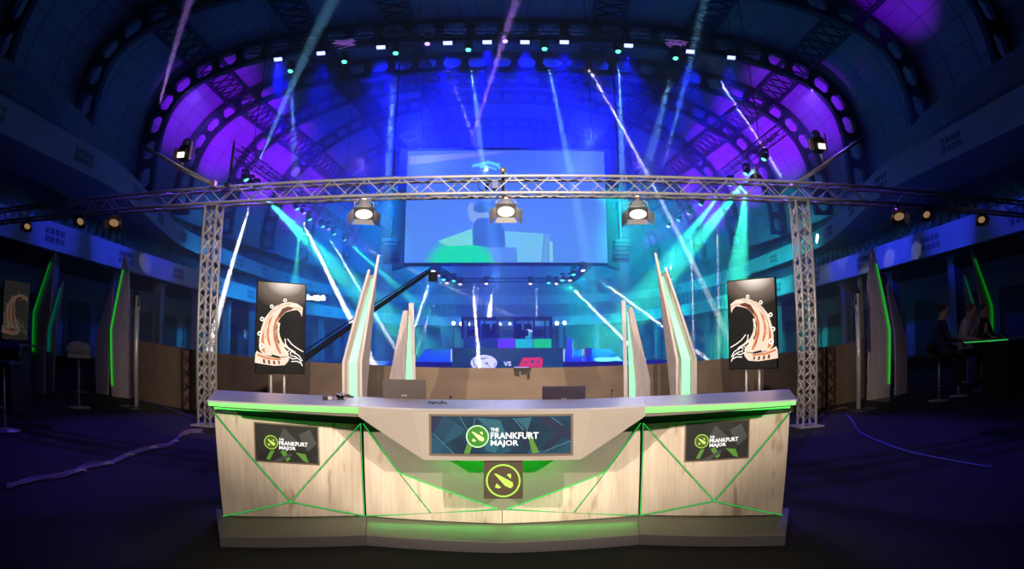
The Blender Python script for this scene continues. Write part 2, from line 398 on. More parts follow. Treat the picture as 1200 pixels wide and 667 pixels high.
sweep('balcony_lower', P1, [(0, 4.5), (0, 5.5), (0.25, 5.5), (0.25, 4.72), (5.0, 4.72), (5.0, 4.5)], MAT['plaster'], True)
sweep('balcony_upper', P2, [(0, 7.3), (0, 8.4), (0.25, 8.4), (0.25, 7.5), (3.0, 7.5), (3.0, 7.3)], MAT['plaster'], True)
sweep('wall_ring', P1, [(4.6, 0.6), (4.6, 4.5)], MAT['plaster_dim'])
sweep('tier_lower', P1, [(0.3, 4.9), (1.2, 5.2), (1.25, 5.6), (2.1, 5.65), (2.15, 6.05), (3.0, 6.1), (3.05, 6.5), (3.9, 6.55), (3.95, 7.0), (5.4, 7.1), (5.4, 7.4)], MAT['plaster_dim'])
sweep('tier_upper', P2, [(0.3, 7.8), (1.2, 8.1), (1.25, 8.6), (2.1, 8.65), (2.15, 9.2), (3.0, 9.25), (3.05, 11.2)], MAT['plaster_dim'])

# soffit under the lower balcony is dark
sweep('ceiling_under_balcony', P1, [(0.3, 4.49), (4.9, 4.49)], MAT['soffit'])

def path_pos(P, s0):
    """points every s0 metres along a path with outward normal"""
    out = []; acc = 0.0; nxt = 0.0
    for a, b in zip(P, P[1:]):
        L = math.hypot(b[0] - a[0], b[1] - a[1])
        while nxt <= acc + L:
            t = (nxt - acc) / L; tx, ty = (b[0] - a[0]) / L, (b[1] - a[1]) / L
            out.append((a[0] + (b[0] - a[0]) * t, a[1] + (b[1] - a[1]) * t, tx, ty)); nxt += s0
        acc += L
    return out
# rows of seats on the two tiers: nobody could count them
for nm, P, rows, lab in (('lower_tier_seats', P1, ((1.0, 5.25), (1.9, 5.68), (2.8, 6.13), (3.7, 6.58)), 'rows of dark folding seats on the lower balcony'), ('upper_tier_seats', P2, ((1.0, 8.14), (1.9, 8.68), (2.7, 9.28)), 'rows of dark folding seats on the upper balcony')):
    mb = MB()
    for d, z in rows:
        for (x, y, tx, ty) in path_pos(offset_path(P, d), 0.62):
            if y < 9: continue
            R = Matrix(((tx, -ty, 0), (ty, tx, 0), (0, 0, 1)))
            mb.box((x, y, z + 0.22), (0.46, 0.40, 0.07), R); mb.box(Vector((x, y, z + 0.45)) + R @ Vector((0, 0.2, 0)), (0.46, 0.05, 0.45), R)
    stuff(mb.build(nm, MAT['seat']), lab, 'seats')

# small square vents in the balcony fronts
for nm, P, z in (('trim_1', P1, 5.02), ('trim_2', P2, 7.86)):
    mb = MB()
    for (x, y, tx, ty) in path_pos(P, 5.3):
        if y < 6: continue
        R = Matrix(((tx, -ty, 0), (ty, tx, 0), (0, 0, 1)))
        for i in range(4):
            for j in range(2): mb.box(Vector((x, y, z - 0.16 + j * 0.3)) + R @ Vector((-0.5 + i * 0.32, -0.01, 0)), (0.2, 0.06, 0.2), R)
    struct(mb.build(nm, MAT['vent']))

# columns under the lower balcony and dark doorways in the ring wall
ci = 0
for (x, y, tx, ty) in path_pos(offset_path(P1, 1.0), 4.6):
    if y < 10: continue
    R = Matrix(((tx, -ty, 0), (ty, tx, 0), (0, 0, 1)))
    mb = MB().box((x, y, 2.5), (0.42, 0.42, 3.9), R).box((x, y, 4.42), (0.9, 0.5, 0.14), R)
    ci += 1; struct(mb.build('wall_column', MAT['plaster_dim']))
di = 1
for (x, y, tx, ty) in path_pos(offset_path(P1, 4.52), 3.4):
    if y < 8: continue
    R = Matrix(((tx, -ty, 0), (ty, tx, 0), (0, 0, 1)))
    pts = []
    for k in range(5): a = PI / 2 * k / 4; pts.append((0.75 + 0.35 * math.cos(a) - 0.0, 2.35 + 0.35 * math.sin(a)))
    out = [(1.1, 0.0)] + pts + [(-px, pz) for px, pz in pts[::-1]] + [(-1.1, 0.0)]
    mb = MB().prism([Vector((x, y, 0.62)) + R @ Vector((px, -0.04, pz)) for px, pz in out], R @ Vector((0, 0.03, 0)))
    mb2 = MB()
    big = [(px * 1.14, pz * 1.05) for px, pz in out]
    n = len(out); vs = [Vector((x, y, 0.62)) + R @ Vector((px, -0.09, pz)) for px, pz in out] + [Vector((x, y, 0.62)) + R @ Vector((px, -0.09, pz)) for px, pz in big]
    mb2.add(vs, [(i, i + 1, n + i + 1, n + i) for i in range(n - 1)])
    struct(mb.build('door_%d' % di, MAT['opening'])); struct(mb2.build('door_frame_%d' % di, MAT['plaster_dim'])); di += 1

# ---- vault and dome skin, lofted through the arch profiles
PROF = [(-9, 21.0, 8.6, 4.5), (2, 21.0, 8.6, 4.5), (9, 21.0, 8.7, 4.5), (16, 21.0, 8.8, 4.5), (23, 21.2, 9.0, 4.3), (30, 21.3, 9.4, 4.0), (36, 22.0, 10.4, 3.1), (43, 21.8, 12.5, 2.5), (50, 20.9, 14.0, 2.2), (57, 19.8, 14.2, 2.1), (64, 17.2, 13.0, 2.05), (70, 13.0, 11.0, 2.0), (75, 7.5, 8.0, 2.0), (77, 0.3, 3.5, 2.0)]
Z0 = 10.0
def prof_pt(a, b, n, t, inset=0.0):
    """t from -1 (left spring) to 1 (right spring)"""
    ang = (1 - (t + 1) / 2) * PI; c, s = math.cos(ang), math.sin(ang)
    x = (abs(c) ** (2 / n)) * (1 if c > 0 else -1) * (a - inset); z = (abs(s) ** (2 / n)) * (b - inset)
    return x, Z0 + z
def arclen_ts(a, b, n, m_=48):
    T = [-1 + 2 * i / 600 for i in range(601)]; P = [prof_pt(a, b, n, t) for t in T]; acc = [0]
    for p, q in zip(P, P[1:]): acc.append(acc[-1] + math.hypot(q[0] - p[0], q[1] - p[1]))
    out = []; j = 0
    for k in range(m_ + 1):
        g = acc[-1] * k / m_
        while j < 599 and acc[j + 1] < g: j += 1
        f = (g - acc[j]) / max(acc[j + 1] - acc[j], 1e-9); out.append(T[j] + (T[j + 1] - T[j]) * f)
    return out
def interp_prof(Y):
    for p, q in zip(PROF, PROF[1:]):
        if p[0] <= Y <= q[0]:
            f = (Y - p[0]) / (q[0] - p[0]); return tuple(p[i] + (q[i] - p[i]) * f for i in (1, 2, 3))
NT = 48; Ys = []
for p, q in zip(PROF, PROF[1:]): Ys += [p[0] + (q[0] - p[0]) * k / 3 for k in range(3)]
Ys.append(PROF[-1][0])
me = bpy.data.meshes.new('ceiling'); V = []; Fc = []
for Y in Ys:
    a, b, n = interp_prof(Y)
    for t in arclen_ts(a, b, n, NT): x, z = prof_pt(a, b, n, t); V.append((x, Y, z))
for i in range(len(Ys) - 1):
    for j in range(NT): Fc.append((i * (NT + 1) + j, i * (NT + 1) + j + 1, (i + 1) * (NT + 1) + j + 1, (i + 1) * (NT + 1) + j))
me.from_pydata(V, [], Fc); uvl = me.uv_layers.new(name='UVMap')
for p in me.polygons:
    for li in p.loop_indices:
        vi = me.loops[li].vertex_index; i, j = divmod(vi, NT + 1); uvl.data[li].uv = (j * 1.0, i * 1.0)
    p.use_smooth = True
me.materials.append(MAT['vault']); o = bpy.data.objects.new('ceiling', me); COL.objects.link(o); struct(o)
# side walls up to the springing
mb = MB()
for s_ in (-1, 1):
    mb.add([(s_ * 21.3, -9, 7.4), (s_ * 21.3, 27, 7.4), (s_ * 21.3, 27, 10.2), (s_ * 21.3, -9, 10.2)], [(0, 1, 2, 3)])
struct(mb.build('wall_side', MAT['plaster_dim']))
mb = MB().add([(-26, 82, 0), (26, 82, 0), (26, 82, 26), (-26, 82, 26)], [(0, 1, 2, 3)]); struct(mb.build('wall_far', MAT['plaster_dim']))
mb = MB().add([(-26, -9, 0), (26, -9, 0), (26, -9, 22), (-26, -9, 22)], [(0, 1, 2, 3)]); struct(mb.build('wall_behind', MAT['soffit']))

# ---- perforated arch ribs
def rib(Y, a, b, n, depth, cell, th=0.35, name='roof_arch'):
    ts = arclen_ts(a, b, n, 400); P = [prof_pt(a, b, n, t, 0.15) for t in ts]
    acc = [0]
    for p, q in zip(P, P[1:]): acc.append(acc[-1] + math.hypot(q[0] - p[0], q[1] - p[1]))
    def at(s, d):
        s = min(max(s, 0), acc[-1] - 1e-6); lo = int(s / acc[-1] * 400); lo = min(max(lo, 0), 399)
        while lo > 0 and acc[lo] > s: lo -= 1
        while lo < 399 and acc[lo + 1] < s: lo += 1
        f = (s - acc[lo]) / (acc[lo + 1] - acc[lo]); p, q = P[lo], P[lo + 1]
        A, B_ = P[max(lo - 6, 0)], P[min(lo + 7, 400)]
        tx, tz = B_[0] - A[0], B_[1] - A[1]; L = math.hypot(tx, tz); nx, nz = tz / L, -tx / L      # inward (down)
        return (p[0] + (q[0] - p[0]) * f + nx * d, p[1] + (q[1] - p[1]) * f + nz * d)
    N = max(6, round(acc[-1] / cell)); cl = acc[-1] / N; V = []; Fq = []
    outer = [(0, 0), (0.5, 0), (1, 0), (1, 0.5), (1, 1), (0.5, 1), (0, 1), (0, 0.5)]
    hx, hy = 0.36, 0.30; c = []
    for (u, v) in ((-1, -0.45), (-0.65, -1), (0, -1), (0.65, -1), (1, -0.45), (1, 0.45), (0.65, 1), (0, 1), (-0.65, 1), (-1, 0.45)): c.append((0.5 + u * hx, 0.5 + v * hy))
    oo = [(0, 0), (0.2, 0), (0.5, 0), (0.8, 0), (1, 0), (1, 1), (0.8, 1), (0.5, 1), (0.2, 1), (0, 1)]
    for k in range(N):
        base = len(V)
        for lst in (oo, c):
            for (u, v) in lst:
                x, z = at((k + u) * cl, v * depth); V.append((x, Y - th / 2, z))
        for i in range(10): Fq.append((base + i, base + (i + 1) % 10, base + 10 + (i + 1) % 10, base + 10 + i))
    n0 = len(V); V += [(x, y + th, z) for x, y, z in V]; Fq2 = [tuple(i + n0 for i in f[::-1]) for f in Fq]; side = []
    for k in range(N):
        b0 = k * 20
        for i in range(10): side.append((b0 + 10 + i, b0 + 10 + (i + 1) % 10, n0 + b0 + 10 + (i + 1) % 10, n0 + b0 + 10 + i))
        for i in (5, 6, 7, 8): side.append((b0 + i, b0 + i + 1, n0 + b0 + i + 1, n0 + b0 + i))
    mb = MB().add(V, Fq + Fq2 + side)
    o = mb.build(name, MAT['rib'])
    bm = bmesh.new(); bm.from_mesh(o.data); bmesh.ops.remove_doubles(bm, verts=bm.verts[:], dist=0.002); bm.to_mesh(o.data); bm.free()
    # flange plates along both edges
    return struct(o)
for (Y, dep, cell) in ((16, 1.5, 1.9), (23, 1.45, 1.8), (30, 1.4, 1.7), (36, 1.35, 1.6), (43, 1.3, 1.5), (50, 1.2, 1.4), (57, 1.1, 1.4), (64, 1.0, 1.4)):
    a, b, n = interp_prof(Y); rib(Y, a, b, n, dep, cell)
# lattice girders running along the vault between the arches
def girder(t_of, Ya, Yb, name, w=1.0):
    A, B_ = [], []; k = 0; Y = Ya
    while Y <= Yb + 1e-6:
        a, b, n = interp_prof(Y); ts = arclen_ts(a, b, n, 100); t = ts[t_of]; x, z = prof_pt(a, b, n, t, 0.25); t2 = ts[t_of + 3] if t_of < 50 else ts[t_of - 3]
        x2, z2 = prof_pt(a, b, n, t2, 0.25); A.append((x, Y, z)); B_.append((x2, Y, z2)); Y += 0.875
    mb = MB().tube(A, 0.13, 6).tube(B_, 0.13, 6)
    zz = []
    for i in range(len(A)): zz.append(A[i] if i % 2 else B_[i])
    mb.tube(zz, 0.07, 5); zz = []
    for i in range(len(A)): zz.append(B_[i] if i % 2 else A[i])
    mb.tube(zz, 0.07, 5)
    return struct(mb.build(name, MAT['rib']))
for t_of in (16, 84, 28, 72, 38, 62):
    girder(t_of, 9, 64, 'roof_girder')
# radial ribs of the far dome
for k in range(-5, 6):
    pts = []
    for Y in [57 + 20 * i / 20 for i in range(20)]:
        a, b, n = interp_prof(Y); f = k / 6.0; ts = arclen_ts(a, b, n, 60); x, z = prof_pt(a, b, n, ts[30 + round(f * 26)], 0.2); pts.append((x, Y, z))
    struct(MB().tube(pts, 0.14, 5).build('roof_rib', MAT['rib']))

# ---- haze filling the arena
hz = MB().box((0, 43.6, 12.5), (30.9, 64.8, 24.9)).build('haze', haze_mat()); stuff(hz, 'stage haze hanging in the air of the whole arena', 'haze')

# ================================================================== BROADCAST DESK
def Lp(x, z): return (x, 4.06 + (x + 2.014) * (4.445 - 4.06) / (2.014 - 1.017), z)           # left wing front plane
def Cp(x, z): return (x, 4.33 + abs(x) * (4.445 - 4.33) / 1.017, z)                          # centre front plane
desk = thing('broadcast_desk', 'wide pale wood and grey presenter desk with green light lines and three built-in screens', 'desk', (0, 4.4, 0))
def mir(poly): return [(-p[0], p[1], p[2]) for p in poly]
def strip_path(name, pts, r, m_, parent=desk):
    return MB().tube(pts, r, 6).build(name, m_, parent)
def out_n(p, q):
    t = Vector(q) - Vector(p); n = Vector((t.y, -t.x, 0)).normalized(); return n if n.y < 0 else -n
def shrink(poly, d):
    c = sum((Vector(p) for p in poly), Vector()) / len(poly); out = []
    n = len(poly)
    for i in range(n):
        a, b, e = Vector(poly[i - 1]), Vector(poly[i]), Vector(poly[(i + 1) % n])
        u, w = (a - b).normalized(), (e - b).normalized(); bis = (u + w)
        ang = u.angle(w); k = d / max(math.sin(ang / 2), 0.08)
        k = min(k, 0.10); out.append(tuple(b + bis.normalized() * k))
    return out
# platform plinth: left, middle, right blocks
plinF = [(-1.825, 3.61), (-.91, 3.975)]; 
pl_l = [(-1.825, 3.61), (-.908, 3.975), (-1.03, 4.62), (-2.16, 4.25)]
pl_c = [(-.906, 3.975), (0, 3.90), (.906, 3.975), (1.03, 4.62), (0, 4.52), (-1.03, 4.62)]
for poly in (pl_l, pl_c, [(-x, y) for x, y in pl_l]): 
    o = slab('plinth', poly, MAT['plinth'], 0.0, 0.08, desk); bv = o.modifiers.new('bevel', 'BEVEL'); bv.width = 0.004; bv.segments = 2
    fr_ = [Vector((x, y - .003, .004)) for x, y in poly if y < 4.1]
    for a_, b_ in zip(fr_, fr_[1:]): MB().prism([a_, b_, b_ + Vector((0, 0, .07)), a_ + Vector((0, 0, .07))], (0, .002, 0)).build('front_shade_strip', MAT['plinth_shade'], desk)  # dark strip stands for shade on the plinth's front face
# wooden facing panels
TL, TR, BL, BR, AP = (-2.036, .853), (-1.024, .787), (-2.012, .083), (-1.016, .083), (-1.528, .202)
wing = [[TL, BL, AP], [TL, AP, TR], [TR, AP, BR], [BL, BR, AP]]
cA, cB, cC = [(-1.008, .787), (-1.006, .086), (-.507, .140)], [(-.745, .441), (-.507, .140), (-.03, .196)], [(-1.006, .083), (.004, .083), (.004, .194), (-.04, .193), (-.507, .137)]
nL = out_n((-2.014, 4.06, 0), (-1.017, 4.445, 0)); nC = out_n((-1.017, 4.445, 0), (0, 4.33, 0))
# TV openings sit on the panels, the displays stand a hair proud of them
for sgn in (1, -1):
    for tri in wing:
        P = shrink([Lp(*p) for p in tri], 0.0075); n = Vector(nL)
        if sgn < 0: P = mir(P); n = Vector((-n.x, n.y, 0))
        MB().prism([Vector(p) + n * 0.004 for p in P], n * -0.02).build('wood_panel', MAT['wood'], desk)
    for tri in (cA, cB, cC):
        P = shrink([Cp(*p) for p in tri], 0.0065); n = Vector(nC)
        if sgn < 0: P = mir(P); n = Vector((-n.x, n.y, 0))
        MB().prism([Vector(p) + n * 0.004 for p in P], n * -0.02).build('wood_panel', MAT['wood'], desk)
    # carcass behind the panels
    bk = [Lp(*TL), Lp(*TR), Lp(*BR), Lp(*BL)]; bk = [Vector(p) - Vector(nL) * 0.03 for p in bk]
    ofs = Vector((-0.12, 0.42, 0))
    if sgn < 0: bk = [Vector((-p.x, p.y, p.z)) for p in bk]; ofs.x = -ofs.x
    MB().prism(bk, ofs).build('carcass', MAT['black'], desk)
    # green lines in the gaps
    def ln(a, b, f, n0, name='light_line', r=0.0030, lift=-0.004):
        n = Vector(n0); A, B_ = Vector(f(*a)) + n * lift, Vector(f(*b)) + n * lift
        if sgn < 0: A.x, B_.x = -A.x, -B_.x
        MB().tube([A, B_], r, 6).build(name, MAT['green_line'], desk)
    for a, b in ((TL, AP), (TR, AP), (AP, BL), (AP, BR)): ln(a, b, Lp, nL)
    ln(TR, BR, Lp, nL, r=0.003)
    ln(cA[0], cA[2], Cp, nC); ln(cA[2], (-.03, .196), Cp, nC); ln(cA[1], cA[2], Cp, nC); ln((-.745, .441), (-.03, .196), Cp, nC, r=0.0045, lift=0.006)
    # under-top fascia: green light band, grey lip, recess
    f0, f1 = Vector((-1.940, 3.780, 0)), Vector((-.926, 3.937, 0))
    def wl(p, z, dn=0.0):
        q = Vector((p.x, p.y + dn, z)); 
        if sgn < 0: q.x = -q.x
        return q
    MB().add([wl(f0, .950), wl(f1, .950), wl(f1, .911), wl(f0, .923), wl(f0, .950, .02), wl(f1, .950, .02), wl(f1, .911, .02), wl(f0, .923, .02)], [(0, 1, 2, 3), (4, 5, 6, 7), (0, 1, 5, 4), (2, 3, 7, 6), (0, 3, 7, 4), (1, 2, 6, 5)]).build('light_band', MAT['green_led_top'], desk)
    MB().add([wl(f0, .922, .004), wl(f1, .910, .004), wl(f1, .884, .03), wl(f0, .914, .03), wl(f0, .922, .28), wl(f1, .910, .28), wl(f1, .884, .28), wl(f0, .914, .28)], [(0, 1, 2, 3), (4, 5, 6, 7), (0, 1, 5, 4), (2, 3, 7, 6), (0, 3, 7, 4), (1, 2, 6, 5)]).build('lip', MAT['laminate'], desk)
    g0, g1 = Vector((-2.02, 4.03, 0)), Vector((-1.03, 4.40, 0))
    MB().tube([wl(g0, .885), wl(g1, .862)], 0.007, 6).build('light_line', MAT['green_led'], desk)
    MB().prism([wl(g0, .91, .03), wl(g1, .90, .03), wl(g1, .79, .03), wl(g0, .85, .03)], (0, .03, 0)).build('recess', MAT['black'], desk)
# table top in three slabs
top_l = [(-1.946, 3.774), (-.924, 3.937), (-1.112, 4.79), (-2.39, 4.79)]
top_c = [(-.921, 3.937), (-.56, 3.862), (.56, 3.862), (.921, 3.937), (1.109, 4.79), (.6, 4.66), (-.6, 4.66), (-1.109, 4.79)]
for poly in (top_l, top_c, [(-x, y) for x, y in top_l]):
    o = slab('tabletop', poly, MAT['silver'], .948, .96, desk)
# lower work surface behind the raised top
slab('work_surface', [(-1.1, 4.62), (1.1, 4.62), (1.15, 5.25), (-1.15, 5.25)], MAT['laminate'], .835, .86, desk)
for x in (-1.0, 1.0): MB().box((x, 5.1, .42), (.05, .3, .83)).build('support', MAT['black'], desk)
# the faceted grey nose that carries the middle screen
nose = MB()
v = [(-.56, 3.862, .947), (.56, 3.862, .947), (.49, 3.862, .633), (-.49, 3.862, .633), (-.925, 3.94, .892), (.925, 3.94, .892), (-.925, 3.94, .947), (.925, 3.94, .947),
     (-.49, 4.40, .633), (.49, 4.40, .633), (-.925, 4.42, .892), (.925, 4.42, .892), (-.925, 4.42, .947), (.925, 4.42, .947)]
f = [(0, 1, 2, 3), (0, 3, 4), (1, 5, 2), (0, 4, 6), (1, 7, 5), (3, 2, 9, 8), (3, 8, 10, 4), (2, 5, 11, 9), (6, 4, 10, 12), (7, 13, 11, 5), (0, 6, 12, 13, 7, 1), (8, 9, 11, 10), (10, 11, 13, 12)]
nose.add(v, f).build('nose', MAT['laminate'], desk)
# grey panel behind the wooden triangles, and the green light under the nose
gp = [Cp(-1.0, .79), Cp(-.74, .44), Cp(-.03, .19), (0.03, Cp(.03, 0)[1], .19), Cp(.74, .44), Cp(1.0, .79), Cp(.9, .85), Cp(-.9, .85)]
gl = [Vector(p) + Vector((0, .012, 0)) for p in [Cp(-.995, .85), Cp(-.995, .79), Cp(-.745, .443), Cp(-.03, .192), Cp(0, .185), Cp(0, .85)]]
gk = [Vector(p) + Vector((0, .045, 0)) for p in [Cp(-1.0, .85), Cp(-1.0, .08), Cp(0, .08), Cp(0, .85)]]
for f_ in (1, -1):
    MB().prism([Vector((p.x * f_, p.y, p.z)) for p in gl], (0, .03, 0)).build('back_panel', MAT['laminate_shaded'], desk)  # penumbra under the nose is put into this darker laminate
    MB().prism([Vector((p.x * f_, p.y, p.z)) for p in gk], (0, .03, 0)).build('carcass', MAT['black'], desk)
MB().box((0, 4.22, .624), (.80, .02, .012)).build('light_strip', MAT['green_led'], desk)
l = area('nose_light', (0, 4.20, .615), (0, 4.32, .50), (0.02, 1.0, 0.04), 2.6, 0.92, 0.03)
for s_ in (-1, 1):
    area('recess_light', (s_ * 1.5, 4.06, .862), (s_ * 1.5, 4.3, .80), (0.02, 1.0, 0.08), 0.12, 0.95, 0.02)
for s_ in (-1, 1): MB().box((s_ * 1.012, 4.54, .45), (.07, .12, .74)).build('carcass', MAT['black'], desk)
# green light spilling on the plinth
for s_ in (-1, 1):
    area('plinth_light', (s_ * .5, 4.30, .12), (s_ * .5, 4.0, .05), (0.05, 1.0, 0.12), 0.5, 0.9, 0.01)

# ---- screens in the desk
def screen_mat(name, c1, c2, c3, scale, s=1.0, lines=True):
    m_ = mat(name, (0.01, 0.01, 0.01), 0.25); nt = m_.node_tree; N, L = nt.nodes, nt.links; b = N['Principled BSDF']
    tc = N.new('ShaderNodeTexCoord'); vo = N.new('ShaderNodeTexVoronoi'); vo.inputs['Scale'].default_value = scale; nz = N.new('ShaderNodeTexNoise'); nz.inputs['Scale'].default_value = scale * 0.6
    L.new(tc.outputs['Object'], vo.inputs['Vector']); L.new(tc.outputs['Object'], nz.inputs['Vector'])
    mx = N.new('ShaderNodeMath'); mx.operation = 'MULTIPLY_ADD'; mx.inputs[1].default_value = 0.55; 
    L.new(vo.outputs['Color'], mx.inputs[0]); L.new(nz.outputs['Fac'], mx.inputs[2])
    cr = N.new('ShaderNodeValToRGB'); e = cr.color_ramp.elements; e[0].position = 0.3; e[0].color = (*c1, 1); e[1].position = 1.0; e[1].color = (*c3, 1); q = e.new(0.65); q.color = (*c2, 1)
    L.new(mx.outputs[0], cr.inputs[0]); L.new(cr.outputs[0], b.inputs['Emission Color']); b.inputs['Emission Strength'].default_value = s
    return m_
SC_BLUE = screen_mat('blue_shard_picture', (0.002, 0.012, 0.05), (0.005, 0.05, 0.10), (0.02, 0.12, 0.20), 7, 0.75)
SC_DARK = screen_mat('dark_shard_picture', (0.02, 0.018, 0.014), (0.04, 0.036, 0.028), (0.055, 0.052, 0.04), 9, 0.5)
EDGE_CY = glow('cyan_shard_edge', (0.05, 0.28, 0.42), 0.8); SH_GREEN = glow('green_shard', (0.10, 0.28, 0.03), 0.7); SH_NAVY = glow('navy_shard', (0.003, 0.01, 0.05), 0.8); SH_TEAL = glow('teal_shard', (0.01, 0.11, 0.16), 0.8); SH_GREY = glow('grey_shard', (0.05, 0.055, 0.05), 0.8)

def emblem(sh, mbs, cx, cy, r, lift):
    """ring, slanted blade and two corner pieces: mbs = (disc, ring, blade)"""
    sh.disc(mbs[0], (cx, cy), r * .97, lift, 32)
    sh.ring(mbs[1], (cx, cy), r * .90, r, lift + .0008, 40)
    q = lambda pts: [(cx + a * r, cy + b * r) for a, b in pts]
    sh.poly(mbs[2], q([(-.52, .42), (-.40, .44), (.55, -.10), (.58, -.32), (.42, -.46), (.10, -.30)]), lift + .0008)
    sh.poly(mbs[2], q([(.20, .36), (.36, .44), (.46, .38), (.44, .12)]), lift + .0008)
    sh.poly(mbs[2], q([(-.38, -.16), (-.48, -.38), (-.30, -.47), (-.12, -.40)]), lift + .0008)
def event_words(sh, mb, x, y, w, h, lift):
    sh.text(mb, 'THE', x + w * .0, y + h * .80, w * .17, h * .17, lift, 0.03)
    sh.text(mb, 'FRANKFURT', x, y + h * .42, w, h * .33, lift, 0.022)
    sh.text(mb, 'MAJOR', x + w * .0, y, w * .58, h * .36, lift, 0.022)
def frame_mb(sh, w, h, b, d, lift=0.0):
    mb = MB()
    for (a0, b0, a1, b1) in ((-b, -b, w + b, 0), (-b, h, w + b, h + b), (-b, 0, 0, h), (w, 0, w + b, h)):
        sh.poly(mb, [(a0, b0), (a1, b0), (a1, b1), (a0, b1)], lift - d, d + 0.004)
    return mb

# middle screen: 0.86 x 0.245
ms = Sheet((-.438, 3.860, .676), (1, 0, 0), (0, 0, 1), (0, -1, 0)); W_, H_ = .866, .238
frm = frame_mb(ms, W_, H_, .013, .0); 
mon = frm.build('screen_frame', MAT['frame'], desk)
mon['label'] = 'bronze-grey frame of the long middle screen'
def part(mb, name, m_, parent): return mb.build(name, m_, parent)
mb = MB(); ms.poly(mb, [(0, 0), (W_, 0), (W_, H_), (0, H_)], 0.0005); pict = part(mb, 'picture', SC_BLUE, mon)
def shards(sh, items, lift):
    for m_, pts in items:
        mb = MB(); sh.poly(mb, pts, lift, 0.0004); o = mb.build('shard', m_, mon if sh is ms else sh.holder)
def nz_(x, y): return ((x - 88) / 1032 * W_, (330 - y) / 255 * H_)      # crop coordinates of the middle screen
sh_items = [(SH_NAVY, [nz_(88, 75), nz_(180, 80), nz_(90, 190)]), (SH_NAVY, [nz_(880, 78), nz_(980, 80), nz_(1118, 180), nz_(1118, 240), nz_(1020, 200)]), (SH_TEAL, [nz_(700, 90), nz_(830, 80), nz_(800, 170), nz_(760, 170)]),
            (SH_NAVY, [nz_(700, 80), nz_(830, 200), nz_(750, 330), nz_(735, 330), nz_(790, 200)]), (SH_TEAL, [nz_(420, 82), nz_(600, 100), nz_(640, 200), nz_(560, 325), nz_(480, 300), nz_(520, 160)]),
            (SH_GREEN, [nz_(360, 240), nz_(400, 250), nz_(370, 328), nz_(328, 328)]), (SH_GREEN, [nz_(790, 170), nz_(820, 190), nz_(885, 320), nz_(835, 328)]), (SH_NAVY, [nz_(880, 300), nz_(1030, 180), nz_(1060, 210), nz_(950, 310)])]
for k, (m_, pts) in enumerate(sh_items):
    mb = MB(); ms.poly(mb, pts, 0.0016 + 0.00012 * k, 0.0002); mb.build('shard', m_, mon)
for a, b in (((100, 195), (255, 330)), ((300, 80), (355, 165)), ((415, 85), (385, 190)), ((690, 85), (770, 165)), ((930, 310), (1118, 245)), ((975, 82), (1060, 140))): ms.line(MB(), nz_(*a), nz_(*b), .003, 0.003, 0.0004).build('shard_edge', EDGE_CY, mon)
mbs = (MB(), MB(), MB()); cx, cy = nz_(430, 210); emblem(ms, mbs, cx, cy, .071, .0036)
mbs[0].build('emblem_disc', MAT['disc_green'], mon); mbs[1].build('emblem_ring', glow('pale_ring', (0.6, 1.0, 0.5), 0.9), mon); mbs[2].build('emblem', glow('pale_lime', (0.8, 1.0, 0.35), 0.95), mon)
mb = MB(); x0, y0 = nz_(527, 283); x1, y1 = nz_(880, 148); event_words(ms, mb, x0, y0, x1 - x0, y1 - y0, .0045); mb.build('lettering', MAT['text_white'], mon)

# two wing screens, hung slightly rotated exactly as the wings
for sgn in (-1, 1):
    u = Vector((.997 * 1, .385, 0)).normalized()
    if sgn > 0: u = Vector((u.x, -u.y, 0))
    n = Vector((u.y, -u.x, 0)); n = n if n.y < 0 else -n
    p0 = Vector(Lp(-1.75, .515)) + Vector(nL) * .006
    if sgn > 0: p0 = Vector((1.322, Lp(-1.322, 0)[1], .508)) + n * .006
    ws = Sheet(p0, u, (0, 0, 1), n); w, h = .455, .268
    tilt = -.055 if sgn < 0 else .055
    ws.w = Vector((0, 0, 1)); ws.u = (u + Vector((0, 0, tilt))).normalized()
    mon2 = frame_mb(ws, w, h, .010, .0).build('screen_frame', MAT['frame'], desk)
    mon2['label'] = 'thin dark frame of the %s wing screen' % ('left' if sgn < 0 else 'right')
    mb = MB(); ws.poly(mb, [(0, 0), (w, 0), (w, h), (0, h)], 0.0008); mb.build('picture', SC_DARK, mon2)
    q = lambda x, y: (x / 430 * w, (265 - y) / 265 * h)
    k = 0
    for m_, pts in ((SH_GREY, [q(200, 20), q(300, 120), q(200, 200), q(150, 120)]), (SH_GREY, [q(300, 60), q(380, 20), q(425, 120), q(360, 180)]), (SH_GREEN, [q(100, 190), q(130, 185), q(95, 258), q(70, 250)]), (SH_GREEN, [q(170, 190), q(200, 180), q(240, 240), q(215, 262)]), (SH_GREEN, [q(275, 190), q(345, 200), q(365, 262), q(330, 250)]), (SH_GREY, [q(120, 262), q(240, 200), q(250, 215), q(170, 264)])):
        mb = MB(); ws.poly(mb, pts, 0.0020 + 0.0001 * k, 0.0002); mb.build('shard', m_, mon2); k += 1
    mbs = (MB(), MB(), MB()); emblem(ws, mbs, q(108, 0)[0], q(0, 128)[1], .051, .0034)
    mbs[0].build('emblem_disc', glow('dark_disc', (0.08, 0.14, 0.02), .5), mon2); mbs[1].build('emblem_ring', glow('lime_ring', (0.45, 0.8, 0.06), .8), mon2); mbs[2].build('emblem', glow('lime_blade', (0.6, 0.9, 0.15), .8), mon2)
    mb = MB(); a = q(163, 182); b = q(362, 92); event_words(ws, mb, a[0], a[1], b[0] - a[0], b[1] - a[1], .0042); mb.build('lettering', MAT['text_white'], mon2)
